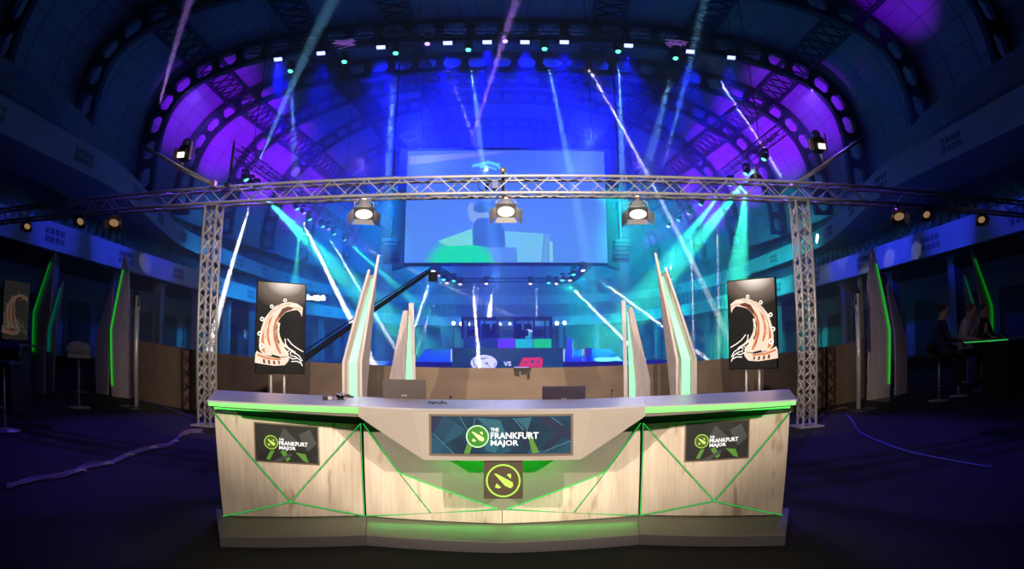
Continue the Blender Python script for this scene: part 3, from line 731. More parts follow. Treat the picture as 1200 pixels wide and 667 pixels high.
# emblem box in the middle of the desk
bx = MB().box((.007, 3.98, .5055), (.245, .24, .241)).build('emblem_box', mat('brown_gloss_box', (0.07, 0.055, 0.035), .35), desk)
es = Sheet((.007, 3.86, .5055), (1, 0, 0), (0, 0, 1), (0, -1, 0))
mbs = (MB(), MB(), MB()); emblem(es, mbs, 0, -.002, .108, .0004)
mbs[0].v = []; mbs[1].build('emblem_ring', glow('ring_lime', (0.42, 0.85, 0.10), .85), bx); mbs[2].build('emblem', glow('blade_lime', (0.55, 0.85, 0.12), .85), bx)

# ---- things on the desk
def laptop(label, xc, yc, zc, w, lid_h, lean, m_, rz=0.0):
    t = thing('laptop', label, 'laptop', (xc, yc, zc), rz)
    MB().box((0, .13, .010), (w, .24, .018)).build('base', m_, t, bevel=.003, local=True)
    R = Matrix.Rotation(math.radians(lean), 3, 'X'); c = Vector((0, 0.0, .022)) + R @ Vector((0, 0, lid_h / 2))
    lid = MB().box(c, (w, .008, lid_h), R).build('lid', m_, t, bevel=.003, local=True)
    MB().tube([(-w * .35, 0.004, .02), (w * .35, 0.004, .02)], .006, 8).build('hinge', MAT['dark_steel'], t, local=True)
    sh = Sheet(c + R @ Vector((0, -.0045, 0)), (1, 0, 0), R @ Vector((0, 0, 1)), R @ Vector((0, -1, 0)))
    mb = MB(); sh.text(mb, 'ASUS', -.022, -.02, .044, .010, .0004, 0.04); mb.build('badge', glow('badge_grey', (0.7, 0.7, 0.75), .5), lid, local=True)
    mb = MB()
    for r_ in range(4):
        for k in range(11): mb.box((-w * .42 + k * w * .084, .06 + r_ * .022, .0205), (w * .07, .018, .003))
    mb.build('keyboard', MAT['black'], t, local=True)
    return t
laptop('grey laptop seen from behind, open on the left half of the desk', -.757, 4.82, .86, .34, .222, 8, MAT['laptop_grey'], .05)
laptop('dark laptop seen from behind, open right of the desk middle', .478, 4.82, .86, .335, .178, 14, MAT['laptop_dark'], -.03)

# pile of clip microphones and receivers at the left joint
P0 = (-1.14, 4.26, .962)
t = thing('microphone_pile', 'tangle of clip microphones and cables heaped on the left end of the desk', 'microphones', P0)
rnd = random.Random(3)
for k in range(6):
    cx, cy = rnd.uniform(-.065, .075), rnd.uniform(-.05, .05); r = rnd.uniform(.016, .032); zz = rnd.uniform(.006, .05) if k > 1 else .006
    pts = [(cx + r * math.cos(a * .7) * 1.2, cy + r * math.sin(a * .7), zz + .008 * math.sin(a * 1.9 + k) + .008) for a in range(9)]
    MB().tube(pts, .0042, 6, closed=True).build('cable', MAT['black'] if k % 2 else mat('grey_lead', (.25, .22, .3), .5), t, True, local=True)
for k in range(7):
    c = (rnd.uniform(-.07, .08), rnd.uniform(-.04, .04), rnd.uniform(.012, .048)); 
    R = Matrix.Rotation(rnd.uniform(0, 3), 3, 'Z') @ Matrix.Rotation(rnd.uniform(-.6, .6), 3, 'X')
    MB().box(c, (.032, .016, .022), R).build('clip', MAT['steel'] if k % 3 == 0 else MAT['black_gloss'], t, bevel=.002, local=True)
MB().box((-.10, 0, .014), (.034, .026, .028)).build('receiver', MAT['black_gloss'], t, bevel=.003, local=True)
t = thing('microphone_lead', 'thin black microphone lead crumpled on the desk left of centre', 'cable', (-.435, 4.20, .961))
pts = [(-.062 + .0125 * k, .012 * math.sin(k * 2.1), .005 + .012 * max(0, math.sin(k * 1.7))) for k in range(11)]
MB().tube(pts, .0045, 6).build('lead', MAT['black'], t, True, local=True)
MB().box((.03, 0, .012), (.014, .010, .018)).build('clip', MAT['dark_steel'], t, local=True)
MB().box((-.03, 0.01, .010), (.012, .010, .014)).build('clip', MAT['dark_steel'], t, local=True)
for nm, X, Y, z, lab in (('desk_microphone', -.405, 4.86, .86, 'small black ball-head microphone behind the left laptop side of the desk'), ('desk_microphone', .86, 4.86, .86, 'thin bent microphone standing right of the dark laptop')):
    t = thing(nm, lab, 'microphone', (X, Y, z))
    MB().lathe([(.022, 0), (.022, .006), (.004, .010)], n=14).build('base', MAT['black'], t, local=True)
    hh = .105 if X < 0 else .15
    MB().tube([(0, 0, .008), (0, 0, hh * .7), (.006, -.006, hh)], .003, 6).build('stem', MAT['black'], t, local=True)
    MB().ball((.006, -.006, hh), .011 if X < 0 else .008, 10).build('head', MAT['black'], t, True, local=True)

# ================================================================== TRUSSES
TY = math.radians(2.0)                       # the cross truss runs slightly towards us on the right
tdir = Vector((math.cos(TY), -math.sin(TY), 0)); tnor = Vector((math.sin(TY), math.cos(TY), 0))
T0 = Vector((0, 9.30, 0)); zt, zb, TD = 4.035, 3.765, 0.27
def box_truss(t, A, B_, side, up_, w, h, r, rb, pitch, cross=False, mats=None):
    """A,B ends of the reference chord; side, up_ unit vectors; parts: four chords and one zigzag per face"""
    A, B_ = Vector(A), Vector(B_); side, up_ = Vector(side), Vector(up_); m_ = mats or MAT['alu']
    C = [Vector((0, 0, 0)), side * w, side * w + up_ * h, up_ * h]
    for c in C: MB().tube([A + c, B_ + c], r, 8).build('chord', m_, t, True)
    L = (B_ - A).length; n = max(2, int(round(L / (pitch / 2)))); d = (B_ - A)
    for i in range(4):
        c0, c1 = C[i], C[(i + 1) % 4]; ph = i % 2
        for rep in ((0, 1) if cross else (0,)):
            pts = [A + d * (k / n) + (c0 if (k + ph + rep) % 2 == 0 else c1) for k in range(n + 1)]
            mb = MB(); mb.tube(pts, rb, 5); mb.build('bracing', m_, t, True)
t = thing('cross_truss', 'long aluminium lattice truss spanning the whole width above the desk', 'truss', T0 + Vector((0, 0, zb)))
A = T0 + tdir * -14.0; B_ = T0 + tdir * 15.5
box_truss(t, (A.x, A.y, zb), (B_.x, B_.y, zb), tnor, (0, 0, 1), TD, zt - zb, .026, .0135, .58)
def tower(label, X, Y):
    t = thing('truss_tower', label, 'truss', (X, Y, 0), -TY)
    R = Matrix.Rotation(-TY, 3, 'Z'); h = .12
    C = [R @ Vector((-h, -h, 0)), R @ Vector((h, -h, 0)), R @ Vector((h, h, 0)), R @ Vector((-h, h, 0))]
    o = Vector((X, Y, 0))
    for c in C: MB().tube([o + c + Vector((0, 0, .02)), o + c + Vector((0, 0, zb - .02))], .024, 8).build('chord', MAT['alu'], t, True)
    n = 15
    for i in range(4):
        c0, c1 = C[i], C[(i + 1) % 4]
        for rep in (0, 1):
            pts = [o + (c0 if (k + rep) % 2 == 0 else c1) + Vector((0, 0, .1 + (zb - .2) * k / n)) for k in range(n + 1)]
            MB().tube(pts, .0125, 5).build('bracing', MAT['alu'], t, True)
    MB().box(o + Vector((0, 0, .012)), (.46, .46, .02), R).build('base_plate', MAT['steel'], t)
    MB().box(o + Vector((0, 0, zb - .03)), (.30, .30, .02), R).build('head_plate', MAT['steel'], t)
tower('lattice truss tower standing left of the desk', -4.96, 9.62)
tower('lattice truss tower standing right of the desk', 4.98, 9.28)

# ================================================================== LAMPS ON THE CROSS TRUSS
LENS_HOT = glow('hot_lens', (1.0, 0.92, 0.78), 1.5); LENS_WARM = glow('dim_lens', (1.0, 0.6, 0.3), 0.25)
WARM_METAL = mat('warm_lit_metal', (0.65, 0.45, 0.28), .35, .7)  # warm lamplight put into the base colour of the metal
def stage_lamp(label, top, length=.42, tilt=35, rz=0.0, scale=1.0, bright=True, doors=True, body=None):
    """lamp hanging from a clamp at top; the mouth points down, tipped towards the camera side"""
    t = thing('stage_lamp', label, 'stage lamp', top, rz); s = scale
    MB().box((0, 0, -.03 * s), (.06 * s, .06 * s, .08 * s)).build('clamp', WARM_METAL if bright else MAT['dark_steel'], t, bevel=.004, local=True)
    zc = -.19 * s - (length - .42)
    MB().tube([(-.15 * s, 0, zc), (-.155 * s, 0, -.10 * s), (-.09 * s, 0, -.065 * s), (.09 * s, 0, -.065 * s), (.155 * s, 0, -.10 * s), (.15 * s, 0, zc)], .010 * s, 6).build('yoke', MAT['steel'], t, True, local=True)
    R = Matrix.Rotation(math.radians(-tilt), 3, 'X')
    b = body or MAT['steel']
    MB().lathe([(.02 * s, .13 * s), (.075 * s, .12 * s), (.105 * s, .06 * s), (.125 * s, -.02 * s), (.15 * s, -.08 * s), (.152 * s, -.10 * s)], (0, 0, zc), 20, R).build('head', b, t, True, local=True)
    c = Vector((0, 0, zc)) + R @ Vector((0, 0, -.115 * s))
    MB().box(c + R @ Vector((0, 0, .012 * s)), (.32 * s, .32 * s, .02 * s), R).build('front_frame', b, t, local=True)
    MB().lathe([(.001, 0), (.135 * s, 0), (.137 * s, -.01 * s)], c + R @ Vector((0, 0, .006 * s)), 20, R).build('lens', LENS_HOT if bright else LENS_WARM, t, True, local=True)
    if doors:
        for k, (dx, dy) in enumerate(((1, 0), (-1, 0), (0, 1), (0, -1))):
            e = Vector((dx, dy, 0)); w = Vector((-dy, dx, 0)); o1, o2 = .16 * s, .26 * s
            dz_ = -.12 if k < 2 else -.03
            P = [e * o1 + w * .14 * s, e * o1 - w * .14 * s, e * o2 - w * .19 * s + Vector((0, 0, dz_ * s)), e * o2 + w * .19 * s + Vector((0, 0, dz_ * s))]
            MB().prism([c + R @ p for p in P], R @ Vector((0, 0, .004))).build('barn_door', MAT['white'] if (k > 1 and bright) else b, t, local=True)  # white front and back doors stand for lens light falling on them
    return t
def below_truss(px_, py_):
    d = ray(px_, py_); Y = 9.44; p = EYE + d * (Y / d.y); return p
for (px_, lab, rz, hot, s, tilt) in (
        (427, 'large lamp with barn doors hanging under the cross truss, left of the big screen', .25, True, 1.0, 20), (593, 'large lamp hanging under the middle of the cross truss before the big screen', 0, True, .95, 25),
        (747, 'large lamp with barn doors hanging under the cross truss, right of the big screen', -.2, True, 1.0, 20)):
    p = below_truss(px_, 236); stage_lamp(lab, (p.x, p.y, zb - .0), .42, tilt, rz, s, hot)
for (px_, lab, rz, s, tilt, b_) in (
        (35, 'small dark lamp under the cross truss, outermost on the left', .5, .55, 40, None), (97, 'small dark lamp under the cross truss, second from the left edge', .2, .55, 50, None),
        (136, 'amber-lit dark lamp under the cross truss, nearest the left tower', .4, .75, 30, WARM_METAL), (1052, 'amber-lit dark lamp under the cross truss, nearest the right tower', -.4, .75, 30, WARM_METAL),
        (1084, 'small dark lamp under the cross truss, second beyond the right tower', -.2, .55, 45, None), (1148, 'small dark lamp under the cross truss, outermost on the right', -.5, .6, 40, None)):
    d = ray(px_, 245); Y = 9.44 - (px_ - 600) / 600 * .35; p = EYE + d * (Y / d.y); stage_lamp(lab, (p.x, p.y, zb), .42, tilt, rz, s, False, True, b_ or MAT['dark_steel'])

# booms rising outwards above the towers, each with a lamp head
for sgn, p0, p1, lp, lab1, lab2 in ((-1, (250, 214), (164, 170), (215, 180), 'thin boom arm rising outwards above the left tower', 'lamp head with louvre arms on the left boom'), (1, (930, 212), (1014, 160), (960, 170), 'thin boom arm rising outwards above the right tower', 'lamp head with louvre arms on the right boom')):
    A, B_ = atY(*p0, 9.35), atY(*p1, 8.6)
    A.z = zt + .03
    t = thing('boom_arm', lab1, 'boom', A)
    MB().tube([A, B_], .028, 8).build('pole', MAT['steel'], t, True)
    MB().tube([A + Vector((0, .0, -.02)), A + (B_ - A) * .55 + Vector((0, .05, -.06))], .016, 6).build('strut', MAT['steel'], t, True)
    MB().box(A, (.10, .10, .10)).build('clamp', WARM_METAL, t)
    q = atY(*lp, 9.0); f = .42; base = A + (B_ - A) * f
    t = thing('lamp_head', lab2, 'stage lamp', base)
    MB().tube([base, Vector((q.x, q.y, q.z - .16))], .02, 6).build('spigot', MAT['steel'], t, True)
    MB().ball((q.x - .02 * sgn, q.y + .04, q.z + .20), .085, 12).build('dome', mat('blue_sheen', (.2, .2, .6), .2, .6), t, True)
    MB().lathe([(.09, -.12), (.13, -.06), (.13, .08), (.10, .14), (.04, .16)], (q.x, q.y + .05, q.z), 16).build('head', MAT['dark_steel'], t, True)
    MB().box((q.x, q.y - .09, q.z - .05), (.13, .03, .09)).build('lens', LENS_HOT, t)
    MB().box((q.x + .14, q.y, q.z + .05), (.03, .05, .34)).build('side_plate', WARM_METAL, t, bevel=.006)
    MB().box((q.x - .16, q.y, q.z), (.07, .06, .20)).build('ballast', WARM_METAL, t, bevel=.01)
    for k in range(3):
        z = q.z - .10 + k * .045; MB().tube([(q.x + .13 * (1 if sgn < 0 else -1), q.y - .02, z), (q.x + .25 * (1 if sgn < 0 else -1), q.y - .02, z + .10)], .009, 5).build('louvre', WARM_METAL, t, True)

# clamped camera head and hoist hook on the middle of the truss
p = atY(588, 207, 9.40); t = thing('truss_camera', 'small remote camera with coiled lead clamped inside the middle of the cross truss', 'camera', (p.x, 9.42, zb + .02))
MB().tube([(p.x + .02, 9.42, zb + .02), (p.x + .02, 9.42, zt + .10)], .022, 8).build('post', MAT['dark_steel'], t, True)
MB().ball((p.x + .02, 9.42, zt + .13), .05, 12).build('finial', WARM_METAL, t, True)
MB().box((p.x - .10, 9.40, zb + .14), (.12, .12, .13)).build('body', mat('blue_black_plastic', (.03, .05, .22), .4), t, bevel=.01)
MB().lathe([(.05, 0), (.055, .05), (.03, .06)], (p.x - .20, 9.40, zb + .13), 14, Matrix.Rotation(-PI / 2, 3, 'Y')).build('lens', MAT['black_gloss'], t, True)
MB().tube([(p.x - .28 + .09 * math.cos(a * .5), 9.36, zb + .15 + .11 * math.sin(a * .5)) for a in range(11)], .006, 5).build('lead', MAT['black'], t, True)
p = atY(270, 205, 9.5)
t = thing('antenna', 'slim black antenna standing on the cross truss beside the left tower', 'antenna', (p.x, 9.5, zt + .02))
q = atY(270, 166, 9.5); MB().tube([(p.x, 9.5, zt + .02), (p.x, 9.5, q.z)], [.012, .016], 6).build('rod', MAT['black'], t, True)
MB().tube([(p.x, 9.5, zt + .28), (p.x, 9.5, q.z - .08)], .024, 6).build('sleeve', MAT['black'], t, True)
MB().box((p.x, 9.45, zt + .02), (.08, .12, .06)).build('clamp', MAT['black'], t)
p = atY(888, 207, 9.3); 
t = thing('cable_coil', 'coil of black cable with a small beacon on the cross truss, near the right tower', 'cable', (p.x, 9.35, zt))
for k in range(4): MB().tube([(p.x + (.16 - .02 * k) * math.cos(a * .524), 9.38 + .05 * math.sin(a * .524), zt + .03 + .03 * k + .05 * abs(math.sin(a * .524))) for a in range(12)], .011, 5, closed=True).build('loop', MAT['black'], t, True)
MB().lathe([(.04, 0), (.025, .09), (.012, .19), (.004, .20)], (p.x - .02, 9.36, zt + .10), 10).build('beacon', MAT['steel'], t, True)

# ================================================================== PORTRAIT DISPLAYS
ART_BG = glow('display_black_picture', (0.012, 0.011, 0.010), 1.0, .15)
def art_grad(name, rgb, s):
    """picture shown by the display: black, with a glare painted in at its top edge"""
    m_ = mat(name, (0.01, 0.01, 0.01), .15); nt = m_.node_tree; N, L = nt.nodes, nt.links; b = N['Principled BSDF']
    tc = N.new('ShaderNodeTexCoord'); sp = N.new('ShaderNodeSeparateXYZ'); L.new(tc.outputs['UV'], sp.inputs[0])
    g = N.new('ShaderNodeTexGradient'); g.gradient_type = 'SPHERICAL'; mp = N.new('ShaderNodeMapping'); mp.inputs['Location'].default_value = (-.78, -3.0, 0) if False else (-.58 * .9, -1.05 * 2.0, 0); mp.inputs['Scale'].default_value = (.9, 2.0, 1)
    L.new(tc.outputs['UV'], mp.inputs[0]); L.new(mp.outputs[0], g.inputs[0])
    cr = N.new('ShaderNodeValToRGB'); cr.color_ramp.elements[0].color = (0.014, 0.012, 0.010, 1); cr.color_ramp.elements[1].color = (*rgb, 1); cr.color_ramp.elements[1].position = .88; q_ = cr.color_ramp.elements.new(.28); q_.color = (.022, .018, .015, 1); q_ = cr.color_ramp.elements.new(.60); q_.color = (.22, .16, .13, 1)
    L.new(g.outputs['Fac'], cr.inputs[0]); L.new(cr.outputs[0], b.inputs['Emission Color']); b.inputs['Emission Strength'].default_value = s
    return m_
ART_GLARE = art_grad('display_picture_glare', (1.0, 0.86, 0.76), 1.1)  # pale glare at the top is painted into the emission
G_CREAM, G_ORANGE, G_DEEP, G_WHITE = glow('figure_cream', (0.9, 0.66, 0.52), 1.0), glow('figure_orange', (0.62, 0.20, 0.07), 1.0), glow('figure_brown', (0.12, 0.035, 0.02), 1.0), glow('figure_white', (1, 0.93, 0.85), 1.0)
G_DK = [mat('art_dark', (0.01, 0.01, 0.01), .3)]
# figurehead picture, in crop coordinates of the right-hand display: x 48..290, y 66..508
FIG = {
 'neck': (G_CREAM, [(65, 188), (92, 170), (130, 164), (165, 172), (200, 188), (226, 215), (246, 255), (256, 300), (262, 345), (252, 372), (238, 372), (228, 392), (214, 416), (172, 426), (158, 408), (176, 380), (190, 340), (194, 296), (186, 262), (170, 236), (148, 214), (116, 204), (92, 200), (78, 212), (68, 232)]),
 'mane': (G_CREAM, [(226, 215), (252, 250), (266, 300), (274, 350), (272, 396), (252, 420), (212, 424), (222, 396), (236, 372), (246, 330), (240, 270)]),
 'maneshade': (G_ORANGE, [(256, 300), (264, 350), (262, 398), (244, 414), (248, 380), (252, 340)]),
 'chest': (G_CREAM, [(152, 384), (176, 356), (184, 400), (172, 428), (140, 424), (128, 414)]),
 'shade': (G_ORANGE, [(150, 200), (176, 216), (198, 250), (208, 292), (206, 340), (192, 384), (174, 416), (166, 410), (186, 362), (196, 310), (188, 262), (172, 232)]),
 'shade2': (G_ORANGE, [(206, 222), (228, 258), (238, 306), (236, 350), (224, 378), (218, 372), (228, 330), (226, 284), (214, 246)]),
 'cheek': (G_DEEP, [(112, 190), (140, 186), (166, 198), (180, 224), (182, 250), (168, 232), (146, 210), (120, 200)]),
 'inner': (G_CREAM, [(182, 262), (190, 300), (184, 344), (164, 372), (130, 392), (98, 410), (96, 402), (132, 380), (160, 358), (174, 330), (180, 298), (174, 268)]),
 'hull': (G_CREAM, [(126, 424), (180, 434), (240, 424), (286, 402), (292, 418), (294, 458), (250, 464), (200, 470), (150, 466), (132, 446)]),
 'hullshade': (G_ORANGE, [(168, 436), (236, 430), (282, 414), (284, 424), (236, 440), (172, 444)]),
}
CURLS = [(153, 158, 9), (217, 190, 9), (262, 252, 10), (272, 320, 11), (262, 378, 13)]
SWIRL = [[(64, 445), (80, 420), (106, 404), (130, 388), (146, 366), (150, 340)], [(64, 468), (76, 440), (98, 424), (120, 420), (124, 404), (108, 402), (100, 412)], [(92, 432), (112, 436), (134, 424), (140, 404), (128, 396)], [(140, 396), (158, 396), (162, 380), (150, 376)], [(60, 400), (90, 384), (116, 366), (138, 340)], [(70, 456), (92, 446), (118, 448)]]
RIBSH = [[(176, 446), (184, 446), (180, 462), (172, 462)], [(198, 446), (208, 446), (205, 464), (195, 464)], [(222, 444), (232, 443), (230, 462), (219, 463)], [(246, 440), (256, 438), (255, 458), (243, 460)]]
def display(label, bl, br, z0, z1, art_mirror, poles=True, dim=1.0, base=(.62, .5)):
    bl, br = Vector((*bl, 0)), Vector((*br, 0)); u = (br - bl); w = u.length; u.normalize(); n = Vector((u.y, -u.x, 0)); n = n if n.y < 0 else -n
    c = (bl + br) / 2; t = thing('portrait_display', label, 'display', (c.x, c.y, 0))
    h = z1 - z0
    R = Matrix((u, -n, Vector((0, 0, 1)))).transposed()
    body = MB().box(c + Vector((0, 0, z0 + h / 2)) - n * .03, (w, .055, h), R).build('panel', MAT['black_gloss'], t, bevel=.004)
    sh = Sheet(bl + Vector((0, 0, z0)), u, (0, 0, 1), n); e = .012
    mb = MB().add([sh.p(a, b, .001) for a, b in ((e, e), (w - e, e), (w - e, h - e), (e, h - e))], [(0, 1, 2, 3)])
    o = mb.build('picture', ART_GLARE if dim > .5 else ART_BG, body)
    uv = o.data.uv_layers.new(name='UVMap')
    order = {0: (0, 0), 1: (1, 0), 2: (1, 1), 3: (0, 1)}
    for li, lp in enumerate(o.data.loops): uv.data[li].uv = order[lp.vertex_index]
    def q(x, y):
        a = (x - 50) / 240; 
        if art_mirror: a = 1 - a
        return (a * w, (508 - y) / 436 * h)
    for k, (nm, (m_, pts)) in enumerate(FIG.items()):
        mm = m_
        if dim <= .5: mm = glow('faint_' + nm, tuple(v * dim for v in m_.node_tree.nodes['Principled BSDF'].inputs['Emission Color'].default_value[:3]), 1.0)
        mb = MB(); sh.poly(mb, [q(*p) for p in pts], .0022 + .0003 * k, .0002); mb.build('figure', mm, body)
    W = G_WHITE if dim > .5 else glow('faint_white', (dim * .6, dim * .5, dim * .45), 1.0)
    def stroke(nm, pts, wd, lift, m_):
        P = [sh.p(*q(*p_), lift) for p_ in pts]; mb = MB()
        L_, R2 = [], []
        for k_i, p_ in enumerate(P):
            tv = (P[min(k_i + 1, len(P) - 1)] - P[max(k_i - 1, 0)]).normalized(); nn = sh.n.cross(tv).normalized() * wd / 2; L_.append(p_ + nn); R2.append(p_ - nn)
        n_ = len(P); mb.add(L_ + R2, [(i_, i_ + 1, n_ + i_ + 1, n_ + i_) for i_ in range(n_ - 1)]); mb.build(nm, m_, body)
    for sw in SWIRL: stroke('white_swirl', sw, .013, .0052, W)
    for (x, y, r) in CURLS:
        cx, cy = q(x, y); sh.ring(MB(), (cx, cy), r / 240 * w * .45, r / 240 * w, .0050, 16).build('white_curl', W, body)
    for a, b in (((200, 205), (232, 262)), ((232, 262), (244, 330)), ((150, 176), (205, 205)), ((130, 176), (92, 180)), ((178, 300), (190, 260))): stroke('white_stroke', [a, b], .009, .0052, W)
    for P in RIBSH: sh.poly(MB(), [q(*p) for p in P], .0052, .0002).build('shadow_mark', G_DEEP, body)
    for ln_ in ([(120, 172), (168, 184), (214, 222), (238, 280), (244, 345)], [(140, 200), (180, 226), (202, 280), (198, 340), (182, 400)], [(176, 178), (222, 220), (250, 290), (254, 350)], [(70, 200), (96, 190), (128, 196)]): stroke('dark_outline', ln_, .006, .0057, G_DEEP)
    for s_ in (-.17, .10):
        MB().tube([c + u * s_ * w - n * .075 + Vector((0, 0, .03)), c + u * s_ * w - n * .075 + Vector((0, 0, z0 + .5))], .022, 10).build('pole', MAT['steel'], t, True)
    MB().box(c - n * .075 + Vector((0, 0, z0 + .42)), (.34, .05, .26), R).build('bracket', MAT['dark_steel'], t)
    MB().box(c - n * .10 + Vector((0, 0, .012)), (.7, .55, .02), R).build('base_plate', MAT['dark_steel'], t)
    return t
def XY(px_, py_, Y): p = atY(px_, py_, Y); return (p.x, p.y)
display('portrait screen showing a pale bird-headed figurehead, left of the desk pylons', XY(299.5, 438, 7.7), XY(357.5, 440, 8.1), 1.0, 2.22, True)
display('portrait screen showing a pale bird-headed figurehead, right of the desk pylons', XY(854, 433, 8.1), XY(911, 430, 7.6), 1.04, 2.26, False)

# ================================================================== LIGHT PYLONS
def extrude_poly(poly, n, th): return MB().prism(poly, Vector(n) * th)
def pylon_open(label, Y, px):
    """open channel seen from the front: px holds the outlines in picture coordinates; boards get real depth and reach the floor"""
    g = lambda p, dy=0.0: atY(p[0], p[1], Y + dy)
    def down(p, q):
        a = g(q); return Vector((a.x, a.y, .03))
    bx_, by_ = g(px['left'][1])[0:2]
    c = g(px['led'][2]); t = thing('light_pylon', label, 'light pylon', (c.x, Y, 0))
    D_ = .34
    for nm in ('left', 'right'):
        tip, bend, low = [g(p) for p in px[nm]]; tip.y += .22; low = Vector((bend.x, Y, .02)); s_ = .028 if nm == 'left' else -.028
        kx = bend.x / Y * 1.02; tip = g(px[nm][0]); back = Vector((kx, 1, 0)) * (D_ + .1)
        P = [tip, bend, low, low + back, bend + back, tip + back * .35]
        MB().prism(P, (s_, 0, 0)).build('side_board', MAT['fin'], t)
    L = [g(p, .05) for p in px['left']]; R_ = [g(p, .05) for p in px['right']]
    tl, tr = g(px['top'][0], .20), g(px['top'][1], .20)
    L[1].y = R_[1].y = Y + .06
    front = [tl, tr, R_[1], Vector((R_[1].x, Y + .06, .02)), Vector((L[1].x, Y + .06, .02)), L[1]]
    MB().prism(front, (0, .02, 0)).build('channel', MAT['fin_inner'], t)
    q = [g(p, .045) for p in px['led']]; q[0].y = q[1].y = Y + .185; q[2].y = q[3].y = Y + .045
    led = [q[0], q[1], q[2], Vector((q[2].x, Y + .045, .02)), Vector((q[3].x, Y + .045, .02)), q[3]]
    MB().add(led, [(0, 1, 2, 5), (5, 2, 3, 4)]).build('light_panel', MAT['fin_led'], t)
    MB().box((c.x, Y + .22, .012), (.34, .6, .024)).build('base_plate', MAT['dark_steel'], t)
    return t
pylon_open('tall light pylon with pale green glowing channel, behind the left joint of the desk', 7.0, {
    'left': [(431.2, 316), (401, 425), (401, 463)], 'right': [(445, 299), (424.2, 425), (424, 463)], 'top': [(431.6, 322), (437.8, 322)], 'led': [(432.6, 325), (436.2, 325), (418.2, 425), (409, 425)]})
pylon_open('tall light pylon with pale green glowing channel, behind the right joint of the desk', 7.0, {
    'left': [(766.5, 296.5), (792, 421), (792, 463)], 'right': [(781.2, 313.5), (816.6, 420.3), (817, 461)], 'top': [(775.5, 320), (781.6, 320)], 'led': [(777, 322), (780.8, 322), (809, 421), (798.6, 421)]})
def poly_at(pts, Y, tilt=0.0, x0=None):
    """points on a vertical plane through depth Y, turned by tilt about its first point"""
    p0 = atY(pts[0][0], pts[0][1], Y) if x0 is None else atY(x0, pts[0][1], Y); n = Vector((math.sin(tilt), -math.cos(tilt), 0))
    return [on_plane(x, y, p0, n) for x, y in pts], n
def pylon_closed(label, Y, boards, leds, base=None, dark=False, ledm=None, floor_z=0.0):
    """boards: outlines in picture coordinates with own turn and thickness; the lowest points are run down to the floor"""
    t = None
    for (pts, tilt, dY, nfloor) in boards:
        P, n = poly_at(pts, Y + dY, tilt)
        if t is None: c = sum(P, Vector()) / len(P); t = thing('light_pylon', label, 'light pylon', (c.x, c.y, floor_z))
        for k in nfloor: P[k] = Vector((P[k].x, P[k].y, floor_z + .02))
        MB().prism(P, n * -.045).build('board', MAT['fin'], t)
    for (pts, tilt, dY, nfloor) in leds:
        P, n = poly_at(pts, Y + dY, tilt)
        for k in nfloor: P[k] = Vector((P[k].x, P[k].y, floor_z + .02))
        MB().prism(P, n * -.012).build('light_panel', ledm or MAT['fin_led'], t)
    if base:
        P = [atZ(x, y, .03) for x, y in base]; MB().prism(P, (0, 0, -.028)).build('base_plate', MAT['dark_steel'], t)
    else:
        MB().box((c.x, c.y + .05, floor_z + .012), (.45, .4, .022)).build('base_plate', MAT['dark_steel'], t)
    return t
pylon_closed('shorter light pylon with broad pale side board, behind the left laptop', 8.6,
    [([(472.5, 364), (477.6, 364), (473.5, 450), (473.5, 462), (449, 462), (455.4, 448)], -.35, 0, (3, 4)), ([(479, 355), (484.8, 355), (487.4, 450), (487.4, 462), (482, 462), (482, 450)], .2, .12, (3, 4))],
    [([(477.4, 370), (480.2, 370), (483, 450), (483, 462), (475, 462), (475.2, 450)], 0, .05, (3, 4))])
pylon_closed('shorter light pylon with broad pale side board, right of the dark laptop', 8.6,
    [([(737.2, 360.4), (741.5, 360.4), (762, 445), (762, 462), (746.2, 462), (746, 450)], .35, 0, (3, 4)), ([(728.3, 352), (732.9, 352), (735.4, 450), (735.4, 462), (731, 462), (731, 450)], -.2, .12, (3, 4))],
    [([(735.3, 367), (736.9, 367), (744.4, 450), (744.4, 462), (737.8, 462), (737.4, 450)], 0, .05, (3, 4))])
# pylons of the neighbouring sets
GL, GT = MAT['fin_led_dark'], MAT['fin_led_teal']
pylon_closed('tall violet-lit blade pylon with a green line, left of the left truss tower', 12.9,
    [([(145.7, 297), (150.5, 318), (152, 380), (152, 465), (131, 465), (129.8, 445), (128.4, 386), (143, 310)], -.2, 0, (3, 4)),
     ([(129.5, 336), (132, 337), (129.5, 384), (126, 458), (112.5, 455), (111, 400)], -.4, .25, (3, 4))],
    [([(143.4, 316), (144.2, 316), (130.4, 386), (131.8, 452), (130.4, 452), (129.0, 386)], -.2, -.03, ())], None, True, GL)
pylon_closed('tall violet-lit blade pylon with a green line, right of the right truss tower', 12.4,
    [([(1022.3, 290.7), (1026, 299), (1044.8, 386), (1042.5, 465), (1016.6, 465), (1017.2, 331)], .25, 0, (3, 4)),
     ([(1042.5, 331), (1063, 398), (1063, 457), (1050, 459), (1049, 388), (1040, 336)], .5, .30, (2, 3))],
    [([(1026.8, 309), (1027.7, 309), (1043.6, 386), (1043.2, 450), (1041.6, 450), (1042.0, 386)], .25, -.03, ())], [(1011, 469), (1040, 471), (1066, 458), (1045, 454)], True, GL)
pylon_closed('dim blade pylon with a green line at the far left, beside the dark portrait screen', 11.6,
    [([(64.3, 296), (65.2, 298), (58, 368), (52, 400), (52, 440), (36, 440), (36.5, 395), (37, 366), (56.5, 307.5)], -.3, 0, (4, 5))],
    [([(58.2, 307.5), (59.2, 307.5), (40, 367), (39.2, 412), (37.4, 412), (38.2, 367)], -.3, -.03, ())], None, True, MAT['fin_led_dim'])
